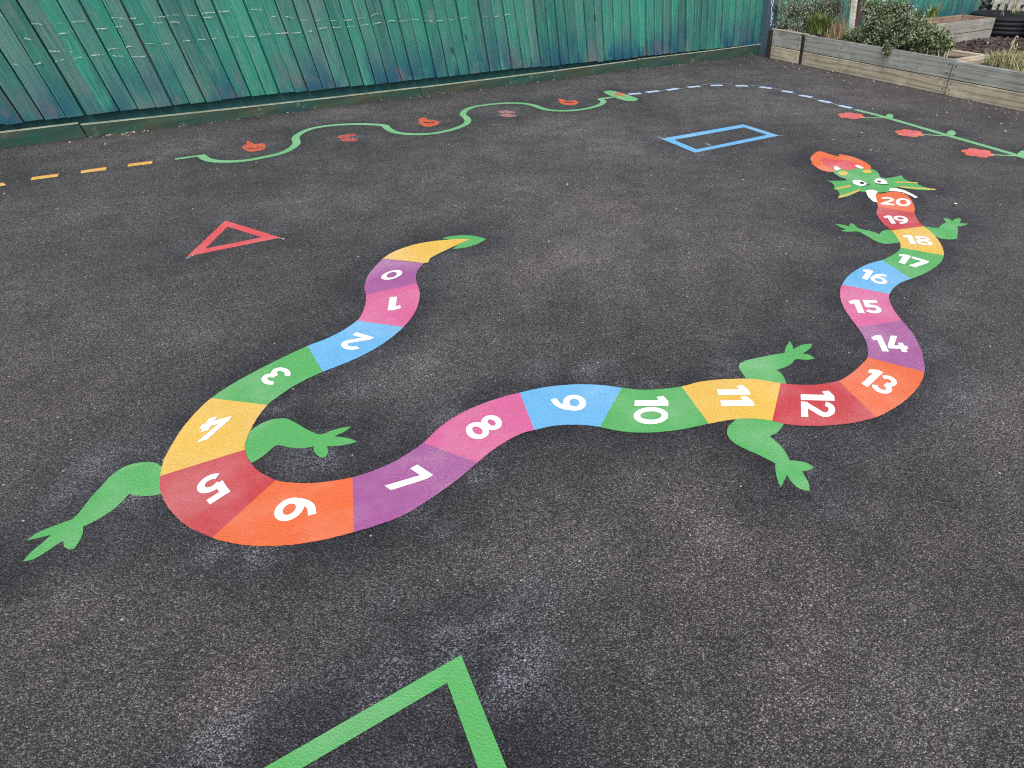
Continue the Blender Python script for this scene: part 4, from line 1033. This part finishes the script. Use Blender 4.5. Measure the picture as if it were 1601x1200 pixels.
tuft('dry_stalks', [(1302, 58, 8.35, .09), (1312, 60, 8.33, .08)], 'clump of dry rusty stalks between the yellow green clump and the big bush', 'plant', DRY, 150, .26, .004, .25, .25)
# tall thin dead stems
mb = MB()
for u, v0, v1, du in ((1296, 45, -14, 3), (1303, 50, -10, 4), (1312, 52, -14, 5), (1322, 50, -5, 6), (1318, 54, 8, -3), (1308, 56, -16, 1)):
    s0, z0 = on_pl(u, v0, 8.5); s1, z1 = on_pl(u + du, v1, 8.55)
    a, b = ppt(s0, 8.5, z0), ppt(s1, 8.55, z1); mb.tube([a, a.lerp(b, .5) + rv() * .012, b], [.009, .007, .005], 5)
tag(mb.build('dead_stems', M_STEM), 'tall thin dark dead stems rising from the rusty stalks', 'plant')
# pale stake
s0, z0 = on_pl(1332.5, 45, 8.62); s1, z1 = on_pl(1338, -30, 8.62)
a, b = ppt(s0, 8.62, .25), ppt(s1 + (s1 - s0) * .2, 8.62, 1.35); a = ppt(s0 - (s1 - s0) * .1, 8.62, .25)
mb = MB(); w = .042
mb.hexa([a - PU * w - PN * .02, a + PU * w - PN * .02, a + PU * w + PN * .02, a - PU * w + PN * .02, b - PU * w * 1.2 - PN * .02, b + PU * w * 1.2 - PN * .02, b + PU * w * 1.2 + PN * .02, b - PU * w * 1.2 + PN * .02])
tag(mb.build('pale_stake', mat_wood('cream_stake', (.45, .43, .36), (.66, .64, .56), 0, .25), None, bevel=.004), 'flat cream painted stake standing in the long planter left of the big bush', 'stake')
# slate board
s0, z0 = on_pl(1408, 21, 8.75); s1, z1 = on_pl(1424, 7, 8.75)
se = empty('slate_marker', ppt((s0 + s1) / 2, 8.75, .3), 'small dark slate board on a leg showing behind the top of the big bush', 'sign')
mb = MB(); pbox(mb, s0, s1, 8.75, 8.775, z0 - .05, z1); mb.build('board', mat_flat('slate', (.045, .045, .062), nscale=20), se, bevel=.004)
mb = MB(); pbox(mb, (s0 + s1) / 2 - .02, (s0 + s1) / 2 + .02, 8.78, 8.81, .25, z1 - .02); mb.build('leg', M_BROWN, se)
# seedlings at the end of the long planter
random.seed(9)
M_PST = mat_flat('pale_stems', (.34, .33, .24))
for u in (1450, 1459, 1463, 1469, 1476, 1481):
    mb = MB(); sm = MB()
    s0, z0 = on_pl(u, 84, 8.28); s1, z1 = on_pl(u + random.uniform(-2, 2), 68, 8.28)
    a, b = ppt(s0, 8.28, .30), ppt(s1, 8.28 + random.uniform(0, .1), z1 + .01); sm.tube([a, b], [.010, .006], 5)
    for k in range(42):
        leaf(mb, b + rv() * .05 - Vector((0, 0, random.random() * .05)), rv(), Vector((0, 0, 1)), .045, .016, random.choice(G3 + G1[:3]))
    ee = empty('young_plant', a, 'young leafy plant on a pale stem at the right end of the long planter', 'plant', 'young plants in the long planter')
    mb.build('foliage', M_LEAF, ee, colour=True); sm.build('stem', M_PST, ee)
STRAW = [(.36, .33, .19), (.28, .28, .13), (.46, .42, .27), (.20, .22, .10)]
tuft('dry_grass', [(1558, 100, 8.40, .13), (1580, 106, 8.38, .14), (1606, 114, 8.35, .16), (1585, 99, 8.6, .16), (1612, 104, 8.6, .15)], 'straw coloured grass filling the planter at the photo edge', 'plant', STRAW, 1500, .15, .0045, .45, .5)
tuft('green_weed', [(1457, 27, 9.9, .07)], 'bright green weed between the big bush and the silvery box by the fence', 'plant', G3, 70, .19, .009, .4)
# dry flower stalks
mb = MB()
for u0, v0, u1, v1, n in ((1575, 92, 1588, 57, 8.75), (1580, 92, 1586, 66, 8.75), (1578, 92, 1592, 70, 8.75), (1600, 100, 1606, 70, 8.75)):
    s0, z0 = on_pl(u0, v0, n); s1, z1 = on_pl(u1, v1, n); a, b = ppt(s0, n, z0), ppt(s1, n, z1)
    mb.tube([a, a.lerp(b, .6) + rv() * .01, b], [.012, .009, .004], 5, random.choice(STRAW))
    for k in range(5): leaf(mb, a.lerp(b, .6 + .4 * random.random()), rv(), Vector((0, 0, 1)), .06, .008, (.40, .33, .20))
tag(mb.build('dry_stalk', M_LEAF, None, colour=True), 'tall dry straw stalks rising above the grass at the photo edge', 'plant')
s0, z0 = on_pl(1516, 84, 8.9); s1, z1 = on_pl(1520, 60, 8.9); mb = MB(); mb.tube([ppt(s0, 8.94, .05), ppt(s1, 8.94, z1)], [.009, .006], 6)
tag(mb.build('thin_cane', M_BROWN), 'thin brown cane stuck in the bark behind the joint of the planters', 'cane')
# straw out of the tyres
def straw(c, n, label, seed):
    random.seed(seed); mb = MB()
    for _ in range(n):
        p = c + Vector((random.uniform(-.35, .35), random.uniform(-.35, .35), .20)); a = random.uniform(0, 6.28); L = random.uniform(.25, .75); k = random.uniform(.1, .9)
        d = Vector((math.cos(a) * k, math.sin(a) * k, 1)).normalized()
        mb.tube([p, p + d * L * .6, p + d * L + Vector((math.cos(a), math.sin(a), -.4)) * L * .25 * k], [.006, .005, .002], 4, random.choice(STRAW + DRY[:1]))
    tag(mb.build('straw_tuft', M_LEAF, None, colour=True), label, 'plant')
straw(tc1 + Vector((.15, .0, .1)), 14, 'pale dry stems leaning out of the farther tyre', 3)
straw(tc2, 60, 'thick tuft of tangled dry stems growing from the nearer tyre', 4)
# dark leaves added behind the picket fence so its gaps read black
random.seed(31); mb = MB()
for _ in range(9000):
    t = random.uniform(-.8, 7); p = pk0 + dirn * t + dn * -random.uniform(.35, .95) + Vector((0, 0, random.uniform(0, 1.7)))
    leaf(mb, p, rv(), Vector((0, 0, 1)), .10, .035, random.choice([(.020, .032, .018), (.03, .05, .025), (.015, .022, .014)]))
hd = tag(mb.build('dark_backing', M_LEAF, None, colour=True), 'dark leaf mass added behind the pale pickets to blacken their gaps', 'leaf backing')

# ------------------------------------------------------------------ grit and litter
random.seed(17); mb = MB()
def pebble(p, r, col):
    i = len(mb.v); k = [random.uniform(.6, 1.2) for _ in range(6)]; a0 = random.uniform(0, 6.28)
    ring = [p + Vector((math.cos(a0 + j * 1.047) * r * k[j], math.sin(a0 + j * 1.047) * r * k[j], r * .25)) for j in range(6)]
    mb.v += [tuple(q) for q in ring] + [tuple(p + Vector((0, 0, r * random.uniform(.5, .9))))] + [(q.x, q.y, 0.0005) for q in ring]; mb.c += [col] * 13
    for j in range(6):
        mb.f.append((i + j, i + (j + 1) % 6, i + 6)); mb.f.append((i + 7 + j, i + 7 + (j + 1) % 6, i + (j + 1) % 6, i + j))
for _ in range(120):
    s = random.uniform(-8.7, -3.9); n = 8.12 - abs(random.gauss(0, .35)) - .02
    pebble(ppt(s, n, 0), random.uniform(.004, .011), random.choice([(.36, .34, .31), (.05, .045, .04), (.22, .2, .18), (.5, .48, .45), (.02, .02, .02)]))
for _ in range(240):
    s = random.uniform(-2.5, 8.8); n = -.055 - abs(random.gauss(0, .05))
    s = 3.2 * round(s / 3.2) + random.gauss(0, .8) if random.random() < .6 else s
    if not -2.5 < s < 8.8: continue
    pebble(fpt(s, n, 0), random.uniform(.004, .012), random.choice([(.22, .2, .17), (.06, .055, .045), (.14, .12, .10), (.10, .085, .06), (.36, .34, .31)]))
for _ in range(150):
    u = random.uniform(0, 1600); v = random.uniform(150, 420); g = G(u, v)
    if (g.dot(FN) > FD - .1) or (g.dot(PN) > 8.05): continue
    pebble(g, random.uniform(.003, .007), random.choice([(.4, .39, .37), (.5, .48, .46), (.025, .025, .025), (.25, .24, .22)]))
for u, v in ((1343, 213), (1347, 207), (1384, 234), (1303, 218), (1329, 224), (1361, 234), (1414, 170), (1364, 170), (1546, 186), (1519, 189), (1547, 183), (1468, 190), (1465, 180), (1565, 193), (1572, 205), (1016, 263), (1018, 274), (887, 288), (1161, 281), (1494, 318), (1490, 322), (225, 222), (165, 225), (110, 222)):
    pebble(G(u, v), random.uniform(.008, .015), random.choice([(.5, .48, .46), (.02, .02, .02), (.38, .36, .34)]))
for _ in range(70):
    u = random.gauss(190, 22); v = np.interp(u, [0, 240], [230, 202]) + random.gauss(1.2, 1.6); pebble(G(u, v), random.uniform(.005, .014), random.choice([(.30, .27, .23), (.16, .10, .06), (.22, .16, .10), (.08, .07, .05), (.42, .40, .37)]))
tag(mb.build('grit', mat_tint('grit_stone', .8, .2), colour=True), 'loose grit and crumbs scattered over the tarmac and along the fence foot', 'grit', kind='stuff')
